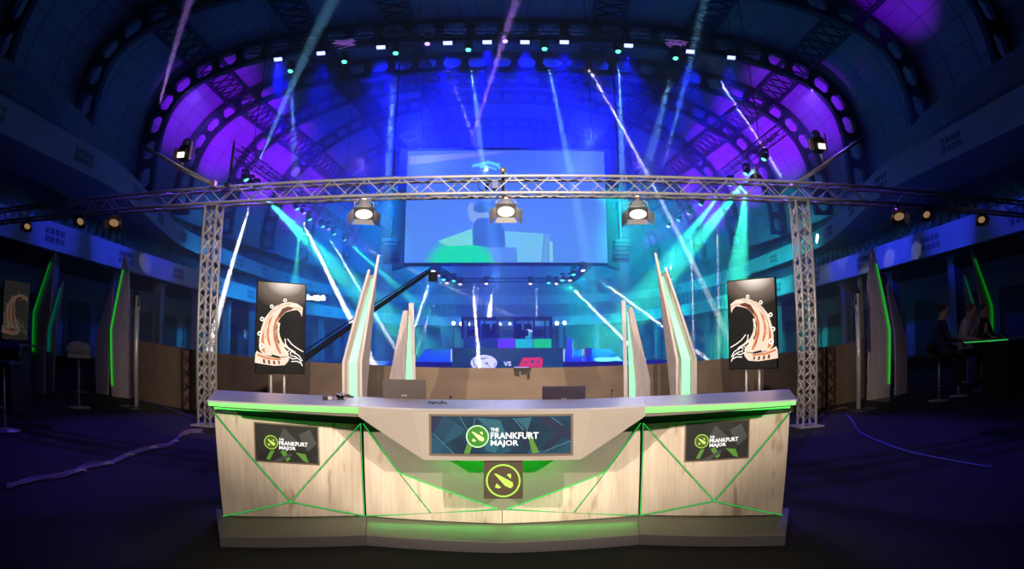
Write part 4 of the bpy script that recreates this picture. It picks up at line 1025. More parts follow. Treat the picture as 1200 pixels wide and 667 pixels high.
pylon_closed('dim blade pylon with a teal line at the far left, the shorter one', 12.4,
    [([(72.8, 330), (74, 332), (66, 380), (62, 440), (52, 440), (52.5, 392), (68, 338)], -.3, 0, (3, 4))],
    [([(70, 337), (71.8, 337), (59, 386), (58, 412), (55, 412), (55.6, 386)], -.3, -.03, ())], None, True, GT)
pylon_closed('dim blade pylon with a green line at the far right, behind the seated people', 12.6,
    [([(1137.6, 288.7), (1140, 290), (1165, 356), (1166, 440), (1150, 440), (1150, 360)], .3, 0, (3, 4))],
    [([(1142.2, 303), (1143.4, 303), (1163.8, 359), (1164.6, 408), (1162.6, 408), (1161.8, 359)], .3, -.03, ())], None, True, MAT['fin_led_dim'])
pylon_closed('dim blade pylon with a teal line at the far right, the shorter one', 13.2,
    [([(1129, 321), (1131, 321), (1144, 360), (1146, 430), (1134, 430), (1134, 362)], .3, 0, (3, 4))],
    [([(1130.3, 324), (1131.5, 324), (1142.6, 359), (1141, 361)], .3, -.03, ())], None, True, GT)

# display stands seen from the side, beside the violet pylons
def side_stand(label, px_, top, foot, dirx, tv):
    p = atZ(px_, foot, 0.0); t = thing('display_stand', label, 'display stand', p)
    zt_ = atY(px_, top, p.y).z
    MB().tube([p + Vector((0, 0, .03)), Vector((p.x, p.y, zt_ + .1))], .055, 12).build('pole', MAT['steel'], t, True)
    MB().lathe([(.36, 0), (.36, .02), (.34, .03)], p + Vector((.05 * dirx, 0, 0)), 28).build('base', MAT['dark_steel'], t)
    MB().box((p.x, p.y + .02, zt_ + .02), (.16, .12, .30)).build('bracket', MAT['dark_steel'], t)
    MB().tube([(p.x - .05 * dirx, p.y - .06, zt_ + .1), (p.x - .12 * dirx, p.y - .06, zt_ - .1), (p.x - .06 * dirx, p.y - .06, zt_ - .35)], .008, 5).build('lead', MAT['cable_tan'], t, True)
    if tv:
        c = Vector((p.x + dirx * .14, p.y + .08, zt_ - .22)); R = Matrix.Rotation(dirx * 1.05, 3, 'Z')
        MB().box(c, (.70, .06, 1.24), R).build('panel', MAT['black_gloss'], t, bevel=.004)
    return t
side_stand('steel display stand seen edge-on beyond the right tower, dark screen at its top', 1006, 350, 481, 1, True)
side_stand('steel pole stand beyond the left tower, beside the violet pylon', 160, 352, 478, -1, False)
# dim portrait screen far left
display('dim portrait screen with a gold-brown figurehead at the far left edge', XY(2, 395, 9.2), XY(33, 392, 9.9), 1.25, 2.45, True, True, .07)

# ================================================================== SIDE SETS (dark)
def side_desk(label, pts, z, led):
    t = thing('side_desk', label, 'desk', (pts[0][0], pts[0][1], 0)); P = [Vector((x, y, z)) for x, y in pts]
    MB().prism(P, (0, 0, -.03)).build('tabletop', MAT['plinth'], t)
    c = sum(P, Vector()) / len(P); Q = [c + (p - c) * .62 for p in P]
    MB().prism([Vector((q.x, q.y, z - .08)) for q in Q], (0, 0, -(z - .10))).build('body', MAT['black'], t)
    MB().tube([P[led[0]] + Vector((0, 0, -.042)), P[led[1]] + Vector((0, 0, -.042))], .010, 6).build('light_line', MAT['green_line'], t)
    return t
def bar_stool(label, p, h=.78, shell=None, yaw=0.0):
    t = thing('bar_stool', label, 'stool', p, yaw); t.scale = (1.28,) * 3
    MB().lathe([(.20, 0), (.20, .012), (.05, .022), (.03, .03)], n=24).build('base', MAT['steel'], t, True, local=True)
    MB().tube([(0, 0, .02), (0, 0, h - .04)], .022, 10).build('column', MAT['steel'], t, True, local=True)
    MB().tube([(.0, 0, .26), (.0, -.16, .26), (.14, -.20, .26), (-.14, -.20, .26), (0, -.16, .26)], .010, 6).build('footrest', MAT['steel'], t, True, local=True)
    m_ = shell or MAT['black']
    MB().box((0, 0, h), (.40, .38, .06)).build('seat', m_, t, bevel=.02, local=True)
    V = []; n = 12
    for k in range(n + 1):
        a = PI * (k / n); V += [Vector((.21 * math.cos(a), .02 + .20 * math.sin(a), h + .02)), Vector((.22 * math.cos(a), .02 + .21 * math.sin(a), h + .10 + .14 * math.sin(a))), Vector((.20 * math.cos(a), .02 + .19 * math.sin(a), h + .10 + .14 * math.sin(a))), Vector((.19 * math.cos(a), .02 + .18 * math.sin(a), h + .02))]
    mb = MB().add(V, [(4 * k + j, 4 * k + (j + 1) % 4, 4 * k + 4 + (j + 1) % 4, 4 * k + 4 + j) for k in range(n) for j in range(4)])
    mb.build('backrest', m_, t, True, local=True)
    return t
p = atZ(93, 478, 0); bar_stool('white shell stool with steel column near the left desk', (p.x, p.y, 0), .80, MAT['white'], .7)
side_desk('dark side desk at the far left with a green line under its top', [(-9.3, 7.9), (-7.7, 7.4), (-7.9, 8.5), (-9.4, 8.9)], 1.2, (0, 1))
p = atZ(6, 505, 0); bar_stool('black stool almost lost in the dark at the left edge', (p.x, p.y, 0), .74, MAT['black'], .3)
p = atZ(1100, 470, 0); bar_stool('stool with round steel foot under the navy-suited person', (p.x, p.y, 0), .76, MAT['black'], -.5)
side_desk('dark side desk on the right where three people sit', [(10.2, 9.3), (12.6, 9.9), (12.3, 11.2), (9.9, 10.5)], 1.26, (0, 3))

# ---- people: bodies grown from joints, seated on stools, leaning on the desk
def skin_body(name, joints, edges, radii, mats, parent, mat_of):
    me = bpy.data.meshes.new(name + '_frame'); me.from_pydata(joints, edges, []); me.update()
    o = bpy.data.objects.new(name + '_frame', me); COL.objects.link(o)
    md = o.modifiers.new('skin', 'SKIN'); sv = me.skin_vertices[0].data if me.skin_vertices else None
    if sv is None:
        bpy.context.view_layer.objects.active = o
    for i, r in enumerate(radii):
        me.skin_vertices[0].data[i].radius = (r, r) if not isinstance(r, tuple) else r
    me.skin_vertices[0].data[0].use_root = True
    sd = o.modifiers.new('sub', 'SUBSURF'); sd.levels = 2; sd.render_levels = 2
    dg = bpy.context.evaluated_depsgraph_get(); dg.update(); ev = o.evaluated_get(dg); nm = bpy.data.meshes.new_from_object(ev)
    bpy.data.objects.remove(o); nm.name = name; nm.materials.clear()
    for m_ in mats: nm.materials.append(m_)
    for p in nm.polygons: p.use_smooth = True; p.material_index = mat_of(p.center)
    b = bpy.data.objects.new(name, nm); COL.objects.link(b); b.parent = parent; return b
def person(label, loc, yaw, jacket, shirt, hair, lean=.18, chin_hand=False, hs=.76):
    """seated figure facing local -Y; seat height hs"""
    t = thing('person', label, 'person', loc, yaw); t.scale = (1.28,) * 3
    H_ = hs + .10
    J, E_, R_ = [], [], []
    def add(p, r, par=None):
        J.append(Vector(p)); R_.append(r); i = len(J) - 1
        if par is not None: E_.append((par, i))
        return i
    L = lambda z: -lean * (z - H_)
    pel = add((0, 0, H_), (.17, .13))
    wst = add((0, L(H_ + .18), H_ + .18), (.145, .105), pel)
    chs = add((0, L(H_ + .36), H_ + .36), (.175, .12), wst)
    shc = add((0, L(H_ + .50), H_ + .49), (.12, .09), chs)
    nk = add((0, L(H_ + .56) - .005, H_ + .56), .047, shc)
    hd0 = add((0, L(H_ + .63) - .035, H_ + .625), (.062, .080), nk)
    hd1 = add((0, L(H_ + .70) - .03, H_ + .705), (.080, .100), hd0)
    hd2 = add((0, L(H_ + .77) - .02, H_ + .775), (.066, .082), hd1)
    for s_ in (-1, 1):
        sh = add((s_ * .175, L(H_ + .47), H_ + .465), .062, shc)
        if chin_hand and s_ > 0:
            el = add((s_ * .20, -.30, H_ + .19), .045, sh); wr = add((s_ * .06, -.27 - lean * .4, H_ + .50), .030, el); hand_dir = Vector((-.3, .05, 1)).normalized()
        else:
            el = add((s_ * .27, -.13, H_ + .20), .046, sh); wr = add((s_ * .17, -.40, H_ + .17), .029, el); hand_dir = Vector((-.25 * s_, -1, -.05)).normalized()
        pm = add(Vector(J[wr]) + hand_dir * .05, (.036, .020), wr)
        side_ = hand_dir.cross(Vector((0, 0, 1)) if abs(hand_dir.z) < .8 else Vector((0, 1, 0))).normalized(); dn = hand_dir.cross(side_).normalized()
        for k, (off, ln_) in enumerate(((-.026, .065), (-.009, .076), (.009, .072), (.025, .056))):
            b0 = Vector(J[pm]) + side_ * off + hand_dir * .03; f1 = add(b0, .0105, pm); f2 = add(b0 + hand_dir * ln_ * .5 + dn * .008, .009, f1); add(b0 + hand_dir * ln_ * .85 + dn * .026, .0075, f2)
        th = add(Vector(J[wr]) + hand_dir * .03 - side_ * s_ * .036, .011, pm); add(Vector(J[wr]) + hand_dir * .065 - side_ * s_ * .055, .009, th)
        hp = add((s_ * .095, -.05, H_ - .02), .095, pel); kn = add((s_ * .13, -.44, H_ - .06), .066, hp); an = add((s_ * .12, -.36, H_ - .50), .042, kn)
        ft = add((s_ * .12, -.40, H_ - .565), .040, an); add((s_ * .125, -.54, H_ - .59), .034, ft)
    zneck = H_ + .54
    def mat_of(c):
        if c.z > zneck and c.z < 9 and abs(c.x) < .12 and c.y > -.55: return 1
        dmin = min((Vector(c) - J[i]).length for i in range(len(J)) if not isinstance(R_[i], tuple) and R_[i] < .012)
        if dmin < .05: return 1
        if c.z < H_ + .02 and (c.y < -.06 or c.z < H_ - .05):
            return 3 if c.z < H_ - .535 else 2
        if c.y < L(c.z) - .095 and abs(c.x) < .035 and c.z > H_ + .25: return 4
        return 0
    b = skin_body('body', [tuple(j) for j in J], E_, R_, [jacket, MAT['skin'], MAT['trouser'], MAT['black'], shirt], t, mat_of)
    hy = L(H_ + .70) - .03; hz = H_ + .705
    mb = MB().ball((0, hy + .012, hz + .028), .088, 14, 0, (.95, 1.12, 1.0)); mb.v = [(x, y, z) if (y > hy - .055 or z > hz + .055) else (x, max(y, hy - .05), max(z, hz + .045)) for x, y, z in mb.v]
    mb.build('hair', hair, t, True, local=True)
    f = MB().add([(-.014, hy - .093, hz - .03), (.014, hy - .093, hz - .03), (0, hy - .122, hz - .028), (0, hy - .092, hz + .022)], [(0, 1, 2), (0, 2, 3), (1, 3, 2), (0, 3, 1)])
    f.build('nose', MAT['skin'], t, True, local=True)
    for s_ in (-1, 1):
        MB().ball((s_ * .029, hy - .068, hz + .012), .012, 8).build('eye', MAT['white'], t, True, local=True)
        MB().ball((s_ * .078, hy + .008, hz - .01), .022, 8, 0, (.4, .8, 1.2)).build('ear', MAT['skin'], t, True, local=True)
    MB().box((0, hy - .086, hz - .058), (.044, .012, .008)).build('mouth', mat('lips', (.35, .12, .1), .5), t, bevel=.002, local=True)
    MB().tube([(s * .088 * math.cos(a) if False else .086 * math.cos(a), hy + .01, hz + .012 + .095 * math.sin(a)) for s in (1,) for a in [PI * k / 8 for k in range(9)]], .009, 6).build('headset', MAT['black'], t, True, local=True)
    return t
person('person in a navy suit and headset seated side-on at the right-hand set, nearest the pylons', (9.30, 10.76, 0), 1.15, MAT['suit_navy'], MAT['shirt_white'], MAT['hair_dark'], .12, False, .72)
person('person in a mauve shirt leaning forward with one hand at the chin', (10.3, 11.15, 0), .75, MAT['shirt_mauve'], MAT['shirt_mauve'], MAT['hair_brown'], .38, True, .72)
person('person in a dark suit facing us at the far end of the right-hand set', (11.6, 11.6, 0), .15, MAT['suit_black'], MAT['shirt_white'], MAT['hair_brown'], .10, False, .74)
for i, (x, y, l_) in enumerate(((10.3, 11.15, 'black stool under the person in the mauve shirt'), (11.6, 11.6, 'black stool under the person in the dark suit'))):
    bar_stool(l_, (x, y, 0), .72, MAT['black'], .4)
spot('side_set_lamp', (7.5, 6.5, 4.2), (10.6, 10.8, 1.2), (1.0, .75, .6), 60, 50, 1.0, .2)
spot('side_set_lamp', (-5.5, 4.5, 4.2), (-8.8, 10, 1.2), (.8, .6, .8), 30, 50, 1.0, .2)

# ================================================================== CABLES ON THE FLOOR
def floor_cable(nm, label, px_, r, m_, parent=None, jit=0.0, seed=1, z=.012, cat='cable'):
    rr = random.Random(seed); pts = []
    P = [atZ(x, y, z) for x, y in px_]
    for i in range(len(P) - 1):
        p0, p1, p2, p3 = P[max(i - 1, 0)], P[i], P[i + 1], P[min(i + 2, len(P) - 1)]
        for k in range(6):
            u = k / 6; q = .5 * (2 * p1 + (p2 - p0) * u + (2 * p0 - 5 * p1 + 4 * p2 - p3) * u * u + (3 * p1 - p0 - 3 * p2 + p3) * u ** 3)
            pts.append(q + Vector((rr.uniform(-jit, jit), rr.uniform(-jit, jit), 0)))
    pts.append(P[-1])
    o = MB().tube(pts, r, 6).build(nm, m_, parent, True)
    if parent is None: tag(o, label, cat)
    return o
base = [(6, 570), (40, 562), (75, 556), (105, 546), (130, 542), (152, 532), (178, 525), (200, 520), (216, 508), (238, 504)]
t = thing('cable_bundle', 'bundle of taped purple and tan cables running over the floor to the left tower', 'cables', (-4.4, 6, 0))
for k in range(6):
    off = [(x, y + (k - 2.5) * 1.2 * abs(math.sin(i * 1.7 + k))) for i, (x, y) in enumerate(base)]
    floor_cable('cable', None, off, .0095, MAT['cable_tan'] if k in (1, 4) else MAT['cable'], t, .012, k, .012 + .003 * (k % 3))
for (x, y) in ((95, 551), (127, 543), (152, 532.5), (181, 524), (205, 517)):
    p = atZ(x, y, .03); MB().tube([p + Vector((-.03, -.06, -.01)), p + Vector((0, 0, .006)), p + Vector((.03, .06, -.01))], .011, 6).build('tape', MAT['white'], t, True)
floor_cable('floor_cable', 'blue-lit cable curving over the dark floor right of the desk', [(990, 485), (998, 492), (1006, 505), (1022, 514), (1060, 528), (1100, 537), (1150, 546), (1165, 548)], .012, MAT['cable_blue'])
floor_cable('floor_cable', 'tan cable between the right tower and the display stand', [(955, 492), (968, 484), (978, 480), (990, 478), (1001, 481)], .010, MAT['cable_tan'])
floor_cable('floor_cable', 'violet cable along the parapet foot left of the left tower', [(168, 470), (182, 473), (200, 480), (214, 485), (226, 490)], .018, MAT['cable'])
floor_cable('floor_cable', 'violet cable along the floor behind the right-hand pylon', [(1062, 452), (1080, 444), (1100, 442), (1124, 445)], .016, MAT['cable_blue'])

# receiver box on the parapet, middle
p = atY(612, 436, 10.30); z0 = par_top(0.3)
t = thing('camera_receiver', 'small black receiver box with short mounts clipped on top of the brown parapet', 'receiver', (p.x, 10.36, z0))
MB().box((p.x, 10.34, z0 - .02), (.28, .12, .05)).build('body', MAT['black'], t, bevel=.004)
MB().box((p.x - .01, 10.34, z0 + .012), (.24, .05, .012)).build('status_light', glow('violet_bar', (.5, .4, 1), .9), t)
for dx, h in ((-.11, .09), (-.07, .10), (.0, .07), (.05, .07), (.10, .15)): MB().box((p.x + dx, 10.28, z0 - .03 - h / 2), (.035, .03, h)).build('mount', MAT['black'], t)

# ================================================================== MAIN STAGE
YS = 32.0
struct(MB().box((1.0, 39.0, .78), (19, 13.2, .24)).build('stage_floor', mat('gloss_stage', (.05, .09, .11), .18)))
def sx(px_, Y=YS): return atY(px_, 420, Y).x
def sz(py_, Y=YS): return atY(593, py_, Y).z
# centre fascia with the two team marks
t = thing('fascia_screen', 'long dark green screen under the player booth showing two team marks and VS', 'screen', (sx(595), YS, 0))
x0, x1, z1, z0_ = sx(530), sx(660), sz(408), .60
body = MB().box(((x0 + x1) / 2, YS + .1, (z1 + z0_) / 2), (x1 - x0, .2, z1 - z0_)).build('panel', MAT['black'], t)
sh = Sheet((x0, YS - .002, z0_), (1, 0, 0), (0, 0, 1), (0, -1, 0)); SC_GRN = screen_mat('deep_green_picture', (0.0, 0.012, 0.02), (0.0, 0.035, 0.035), (0.0, 0.08, 0.06), .8, 1.0)
mb = MB(); sh.poly(mb, [(0, 0), (x1 - x0, 0), (x1 - x0, z1 - z0_), (0, z1 - z0_)], .002); mb.build('picture', SC_GRN, body)
def fp(px_, py_): p = atY(px_, py_, YS); return (p.x - x0, p.z - z0_)
mb = MB(); c = fp(567, 425.5); rx = (fp(582.5, 425)[0] - fp(551.5, 425)[0]) / 2; rz = (fp(567, 415)[1] - fp(567, 434)[1]) / 2; sh.disc(mb, c, rz, .006, 36, 0, rx / rz); mb.build('team_mark', MAT['text_white'], body)
mb = MB(); INK = glow('teal_ink', (0, .12, .16), .9)
def cp(x, y): return fp(545 + x / 12, 405 + y / 12)
sh.poly(mb, [cp(205, 190), cp(240, 178), cp(350, 160), cp(270, 190), cp(240, 198)], .010); sh.poly(mb, [cp(262, 250), cp(290, 238), cp(330, 240), cp(318, 262), cp(350, 300), cp(362, 322), cp(300, 258)], .010); sh.line(mb, cp(110, 190), cp(130, 270), .05, .010); sh.line(mb, cp(130, 270), cp(180, 315), .05, .010)
sh.line(mb, cp(195, 150), cp(225, 185), .03, .010); sh.line(mb, cp(430, 240), cp(410, 300), .04, .010)
mb.build('team_mark_lines', INK, body)
mb = MB(); a, b = cp(540, 290), cp(650, 222); sh.text(mb, 'VS', a[0], a[1], b[0] - a[0], b[1] - a[1], .008, .03); mb.build('lettering', MAT['text_white'], body)
RED = glow('team_red', (1.0, .03, .03), .9); mb = MB()
sh.poly(mb, [cp(740, 322), cp(760, 280), cp(815, 172), cp(1060, 165), cp(1095, 195), cp(1095, 240), cp(1080, 322)], .006); mb.build('team_mark', RED, body)
mb = MB(); DK = INK
for pp_ in ([cp(820, 250), cp(850, 215), cp(870, 250)], [cp(915, 235), cp(935, 208), cp(1000, 205), cp(960, 222), cp(960, 245), cp(1000, 250), cp(930, 250)], [cp(1010, 208), cp(1040, 210), cp(1035, 245), cp(1005, 250)]): sh.poly(MB(), pp_, .010).build('team_mark_opening', DK, body)
mb = MB(); a, b = cp(765, 318), cp(1080, 290); sh.text(mb, 'GAMING', a[0], a[1], b[0] - a[0], b[1] - a[1], .010, .0); mb.build('small_lettering', glow('dark_red', (.3, 0, .01), .8), body)
# glossy risers either side of the fascia
RIS = mat('glossy_riser', (.10, .28, .32), .15); TEALG = glow('pale_end_light', (.75, .95, .65), .8)
for (a, b, lab, e) in ((488, 529.5, 'glossy stage riser left of the team-mark screen', 529), (660.5, 730, 'glossy stage riser right of the team-mark screen', 661)):
    t = thing('stage_riser', lab, 'riser', ((sx(a) + sx(b)) / 2, YS + .6, .9)); zz = sz(409.5)
    P = [Vector((sx(a), YS + .2, .9)), Vector((sx(b), YS + .2, .9)), Vector((sx(b), YS + 3.6, zz + .02)), Vector((sx(a), YS + 3.6, zz + .02))]
    MB().prism(P, (0, .3, -.04)).build('ramp', RIS, t)
    MB().box(((sx(a) + sx(b)) / 2, YS + .1, .74), (sx(b) - sx(a), .12, .30)).build('front_edge', MAT['black'], t)
    MB().box((sx(e), YS + .05, (.92 + zz) / 2), (.07, .06, zz - .92)).build('end_light', TEALG, t)
# player booth
YB = 35.0
def bxx(px_): return atY(px_, 390, YB).x
def bzz(py_): return atY(600, py_, YB).z
zb0, zb1, zc0 = bzz(408.5), bzz(372), bzz(397.5)
t = thing('player_booth', 'glass-fronted player booth on the main stage with coloured counter front', 'booth', (bxx(600), YB, .9))
for (a, b, rgb, s_) in ((543, 582, (0.0, .05, .12), .8), (583, 603, (.16, 0, .85), .9), (604, 624, (0, .8, .5), .8), (625, 646, (0, .85, .08), .9)):
    MB().box(((bxx(a) + bxx(b)) / 2, YB, (zb0 + zc0) / 2), (bxx(b) - bxx(a) - .02, .12, zc0 - zb0)).build('counter_panel', glow('counter', rgb, s_), t)
MB().box(((bxx(542) + bxx(646)) / 2, YB + .6, zc0 + .02), (bxx(646) - bxx(542), 1.3, .05)).build('counter_top', mat('booth_top', (.12, .2, .3), .3), t)
MB().box(((bxx(541) + bxx(647)) / 2, YB + 1.5, zb1), (bxx(647) - bxx(541), 3.0, .06)).build('roof_frame', MAT['dark_steel'], t)
MB().box(((bxx(542) + bxx(646)) / 2, YB + 1.5, zb0 + .05), (bxx(646) - bxx(542), 3.0, .1)).build('deck', MAT['black'], t)
for x in (542.5, 561, 583, 604, 626, 645.5): MB().box((bxx(x), YB + .02, (zc0 + zb1) / 2), (.09 if x not in (542.5, 645.5) else .18, .09, zb1 - zc0)).build('post', MAT['dark_steel'], t)
for x in (545, 566, 583, 604, 622, 643): MB().box((bxx(x), YB + 2.9, (zb0 + zb1) / 2), (.09, .09, zb1 - zb0)).build('post', MAT['dark_steel'], t)
for x in (554, 577, 595, 614, 631.5): 
    MB().box((bxx(x), YB + .6, zc0 + .33), (.62, .06, .34)).build('monitor_support', MAT['black'], t) if False else None
for i, x in enumerate((554, 576, 594.5, 613.5, 631)):
    m_ = thing('monitor', 'dark computer monitor on the booth counter, %s from the left' % ORD[i], 'monitor', (bxx(x), YB + .6, zc0 + .045), 0, 'monitors on the booth counter')
    MB().box((bxx(x), YB + .62, zc0 + .36), (.60, .05, .36)).build('screen', MAT['black'], m_, bevel=.01)
    MB().box((bxx(x), YB + .66, zc0 + .14), (.08, .05, .16)).build('neck', MAT['black'], m_); MB().box((bxx(x), YB + .64, zc0 + .052), (.26, .2, .014)).build('foot', MAT['black'], m_)
for i, x in enumerate((568, 581, 608, 620)):
    c_ = thing('player_chair', 'dark high-backed player chair in the booth, %s from the left' % ORD[i], 'chair', (bxx(x), YB + 1.7, zb0 + .10), 0, 'player chairs in the booth'); X = bxx(x); zf = zb0 + .10
    MB().box((X, YB + 1.7, zf + .50), (.5, .5, .10)).build('seat', MAT['black'], c_, bevel=.03); MB().box((X, YB + 1.95, zf + .95), (.46, .10, .85)).build('backrest', MAT['black'], c_, bevel=.04)
    MB().tube([(X, YB + 1.7, zf + .04), (X, YB + 1.7, zf + .46)], .04, 8).build('column', MAT['dark_steel'], c_)
    mb = MB()
    for k in range(5): a = k * 2 * PI / 5; mb.tube([(X, YB + 1.7, zf + .06), (X + .28 * math.cos(a), YB + 1.7 + .28 * math.sin(a), zf + .03)], .022, 6)
    mb.build('foot_star', MAT['dark_steel'], c_)
LAMPW = glow('white_lamp', (1, .93, .85), 5)
for i, (x, y) in enumerate(((531.5, 379), (540.5, 379.5), (652.5, 379), (661.5, 378.5), (549.5, 380), (586, 380), (597.5, 379.5))):
    p = atY(x, y, YB + 6); t = thing('flood_lamp', 'bright small flood lamp behind the booth, %s from the left' % ORD[[0, 1, 5, 6, 2, 3, 4][i]], 'lamp', (p.x, p.y, .9), 0, 'flood lamps behind the booth')
    s_ = .13 if i < 4 else .09
    MB().lathe([(.02, 0), (s_, 0), (s_, .02), (.02, .03)], p, 14, Matrix.Rotation(PI / 2, 3, 'X')).build('lens', LAMPW, t)
    MB().lathe([(s_ * 1.2, .03), (s_ * 1.1, .25), (.05, .32)], p + Vector((0, .0, 0)), 14, Matrix.Rotation(-PI / 2, 3, 'X')).build('housing', MAT['black'], t)
    MB().tube([(p.x, p.y + .1, .92), (p.x, p.y + .1, p.z - .1)], .03, 6).build('stand', MAT['black'], t)
# mushroom lamp in the booth
p = atY(619, 388, YB + 1.0); t = thing('booth_lamp', 'white mushroom-shaped lamp inside the right half of the booth', 'lamp', (p.x, p.y, zc0 + .045))
MB().tube([(p.x, p.y, zc0 + .05), (p.x, p.y, p.z - .1)], .16, 12).build('stem', glow('pale_green_stem', (.1, .8, .6), .7), t, True)
MB().lathe([(.02, .10), (.20, .06), (.27, -.02), (.25, -.06), (.02, -.06)], p, 16).build('shade', glow('white_shade', (.9, .95, 1), .9), t, True)
# white pylon and boxes on the right riser
p = atY(667.5, 414, YS + 1.2); zf = sz(413, YS + 1.2)
t = thing('stage_pylon', 'small white obelisk light standing on the right stage riser', 'pylon', (p.x, p.y, zf - .35)); zt2 = atY(667.5, 398, YS + 1.2).z
MB().prism([Vector((p.x - .17, p.y, zf - .35)), Vector((p.x + .17, p.y, zf - .35)), Vector((p.x + .10, p.y, zt2)), Vector((p.x, p.y, zt2 + .10)), Vector((p.x - .10, p.y, zt2))], (0, .2, 0)).build('body', mat('pale_board', (.6, .6, .55), .5), t)
MB().box((p.x + .19, p.y + .1, (zf - .35 + zt2) / 2), (.02, .05, zt2 - zf + .2)).build('light_line', MAT['fin_led'], t)
p = atY(689, 413, YS + 1.4); t = thing('stage_box', 'small grey box with a lit end on the right stage riser', 'box', (p.x, p.y, zf - .3))
MB().box((p.x, p.y, zf + .0), (.34, .3, .42)).build('body', mat('grey_box', (.15, .16, .2), .5), t, bevel=.01); MB().box((p.x - .24, p.y, zf - .02), (.10, .22, .34)).build('lit_end', glow('peach', (.8, .5, .4), .6), t)

# ---- big screen over the stage
YK = 36.0
c0, c1, c2, c3 = atY(476.5, 178, YK), atY(709, 177, YK), atY(710.5, 308, YK), atY(475.5, 308, YK)
xl, xr, zh, zl = (c0.x + c3.x) / 2, (c1.x + c2.x) / 2, (c0.z + c1.z) / 2, (c2.z + c3.z) / 2
t = thing('big_screen', 'huge hanging screen glowing light blue over the stage, green glow at its lower left', 'screen', ((xl + xr) / 2, YK, zl))
BWID, BH = xr - xl, zh - zl
def bigpic():
    m_ = mat('big_picture', (0.01, 0.01, 0.01), .5); nt = m_.node_tree; N, L = nt.nodes, nt.links; b = N['Principled BSDF']
    tc = N.new('ShaderNodeTexCoord'); sp = N.new('ShaderNodeSeparateXYZ'); L.new(tc.outputs['UV'], sp.inputs[0])
    cr = N.new('ShaderNodeValToRGB'); e = cr.color_ramp.elements; e[0].color = (.10, .33, .85, 1); e[1].color = (.06, .16, .88, 1); q = e.new(.45); q.color = (.10, .28, .90, 1); L.new(sp.outputs['Y'], cr.inputs[0])
    mp = N.new('ShaderNodeMapping'); mp.inputs['Location'].default_value = (-.28 * 5.2, .08, 0); mp.inputs['Scale'].default_value = (5.2, 3.6, 1); L.new(tc.outputs['UV'], mp.inputs[0])
    g = N.new('ShaderNodeTexGradient'); g.gradient_type = 'SPHERICAL'; L.new(mp.outputs[0], g.inputs[0])
    r2 = N.new('ShaderNodeValToRGB'); r2.color_ramp.elements[0].position = .02; r2.color_ramp.elements[1].position = .35; L.new(g.outputs['Fac'], r2.inputs[0])
    mx = N.new('ShaderNodeMix'); mx.data_type = 'RGBA'; L.new(r2.outputs[0], mx.inputs[0]); L.new(cr.outputs[0], mx.inputs[6]); mx.inputs[7].default_value = (0.0, .88, .28, 1)
    L.new(mx.outputs[2], b.inputs['Emission Color']); b.inputs['Emission Strength'].default_value = 1.15
    return m_
fr = MB().prism([Vector((xl - .8, YK + .25, zl - .35)), Vector((xl - .5, YK + .25, zh + .25)), Vector((xr + .5, YK + .25, zh + .25)), Vector((xr + .8, YK + .25, zl - .35)), Vector((xr - .2, YK + .25, zl - .08)), Vector((xl + .2, YK + .25, zl - .08))], (0, .7, 0)).build('housing', MAT['black'], t)
mb = MB().add([(xl, YK, zl), (xr, YK, zl), (xr, YK, zh), (xl, YK, zh)], [(0, 1, 2, 3)]); pic = mb.build('picture', bigpic(), t)
uv = pic.data.uv_layers.new(name='UVMap')
for li, lp in enumerate(pic.data.loops): uv.data[li].uv = ((0, 0), (1, 0), (1, 1), (0, 1))[lp.vertex_index]
MB().box(((xl + xr) / 2, YK + .13, (zl + zh) / 2), (BWID + .1, .22, BH + .1)).build('cabinet', MAT['black'], t)
sh = Sheet((0, YK, 0), (1, 0, 0), (0, 0, 1), (0, -1, 0))
def k_(px_, py_): p = atY(px_, py_, YK); return (p.x, p.z)
def kc(x, y): return k_(460 + x / 3.925, 160 + y / 3.925)
for k, (rgb, pts) in enumerate((((.05, .20, .50), [(375, 385), (370, 330), (400, 300), (470, 300), (470, 360), (520, 440), (515, 510), (445, 510), (370, 500)]), ((.22, .72, .80), [(515, 435), (695, 447), (685, 578), (575, 578), (570, 512), (520, 510)]), ((.16, .5, .72), [(700, 448), (722, 450), (715, 578), (690, 578)]), ((.3, .85, .75), [(722, 482), (736, 484), (738, 578), (722, 578)]),
        ((.12, .36, .75), [(445, 510), (570, 514), (575, 578), (470, 578)]), ((.25, .95, .66), [(210, 482), (365, 425), (368, 500), (250, 505)]), ((.22, .27, .95), [(80, 92), (540, 68), (480, 80), (290, 108), (80, 132)]), ((.30, .5, .80), [(345, 330), (358, 303), (375, 310), (372, 340), (395, 352), (440, 350), (445, 372), (390, 378), (375, 400), (352, 380)]))):
    mb = MB(); sh.poly(mb, [kc(*p) for p in pts], .012 + .003 * k, .001); mb.build('picture_shape', glow('picture_shape', rgb, 1.0), t)
mb = MB(); CY = glow('cyan_figure', (.15, .75, .85), 1.1)
for ln_ in ([(366, 138), (400, 134), (436, 122), (470, 130), (500, 150), (525, 176)], [(436, 114), (440, 126)], [(372, 134), (440, 118), (495, 132)], [(400, 140), (440, 140), (478, 152)]):
    for a, b in zip(ln_, ln_[1:]): sh.line(mb, kc(*a), kc(*b), .13, .05, .001)
mb.build('picture_figure', CY, t)
for px_ in (492, 694):
    p = atY(px_, 172, YK + .6); MB().tube([(p.x, YK + .7, zh + .2), (p.x, YK + .7, 19.8)], .05, 6).build('hanging_cable', MAT['black'], t)
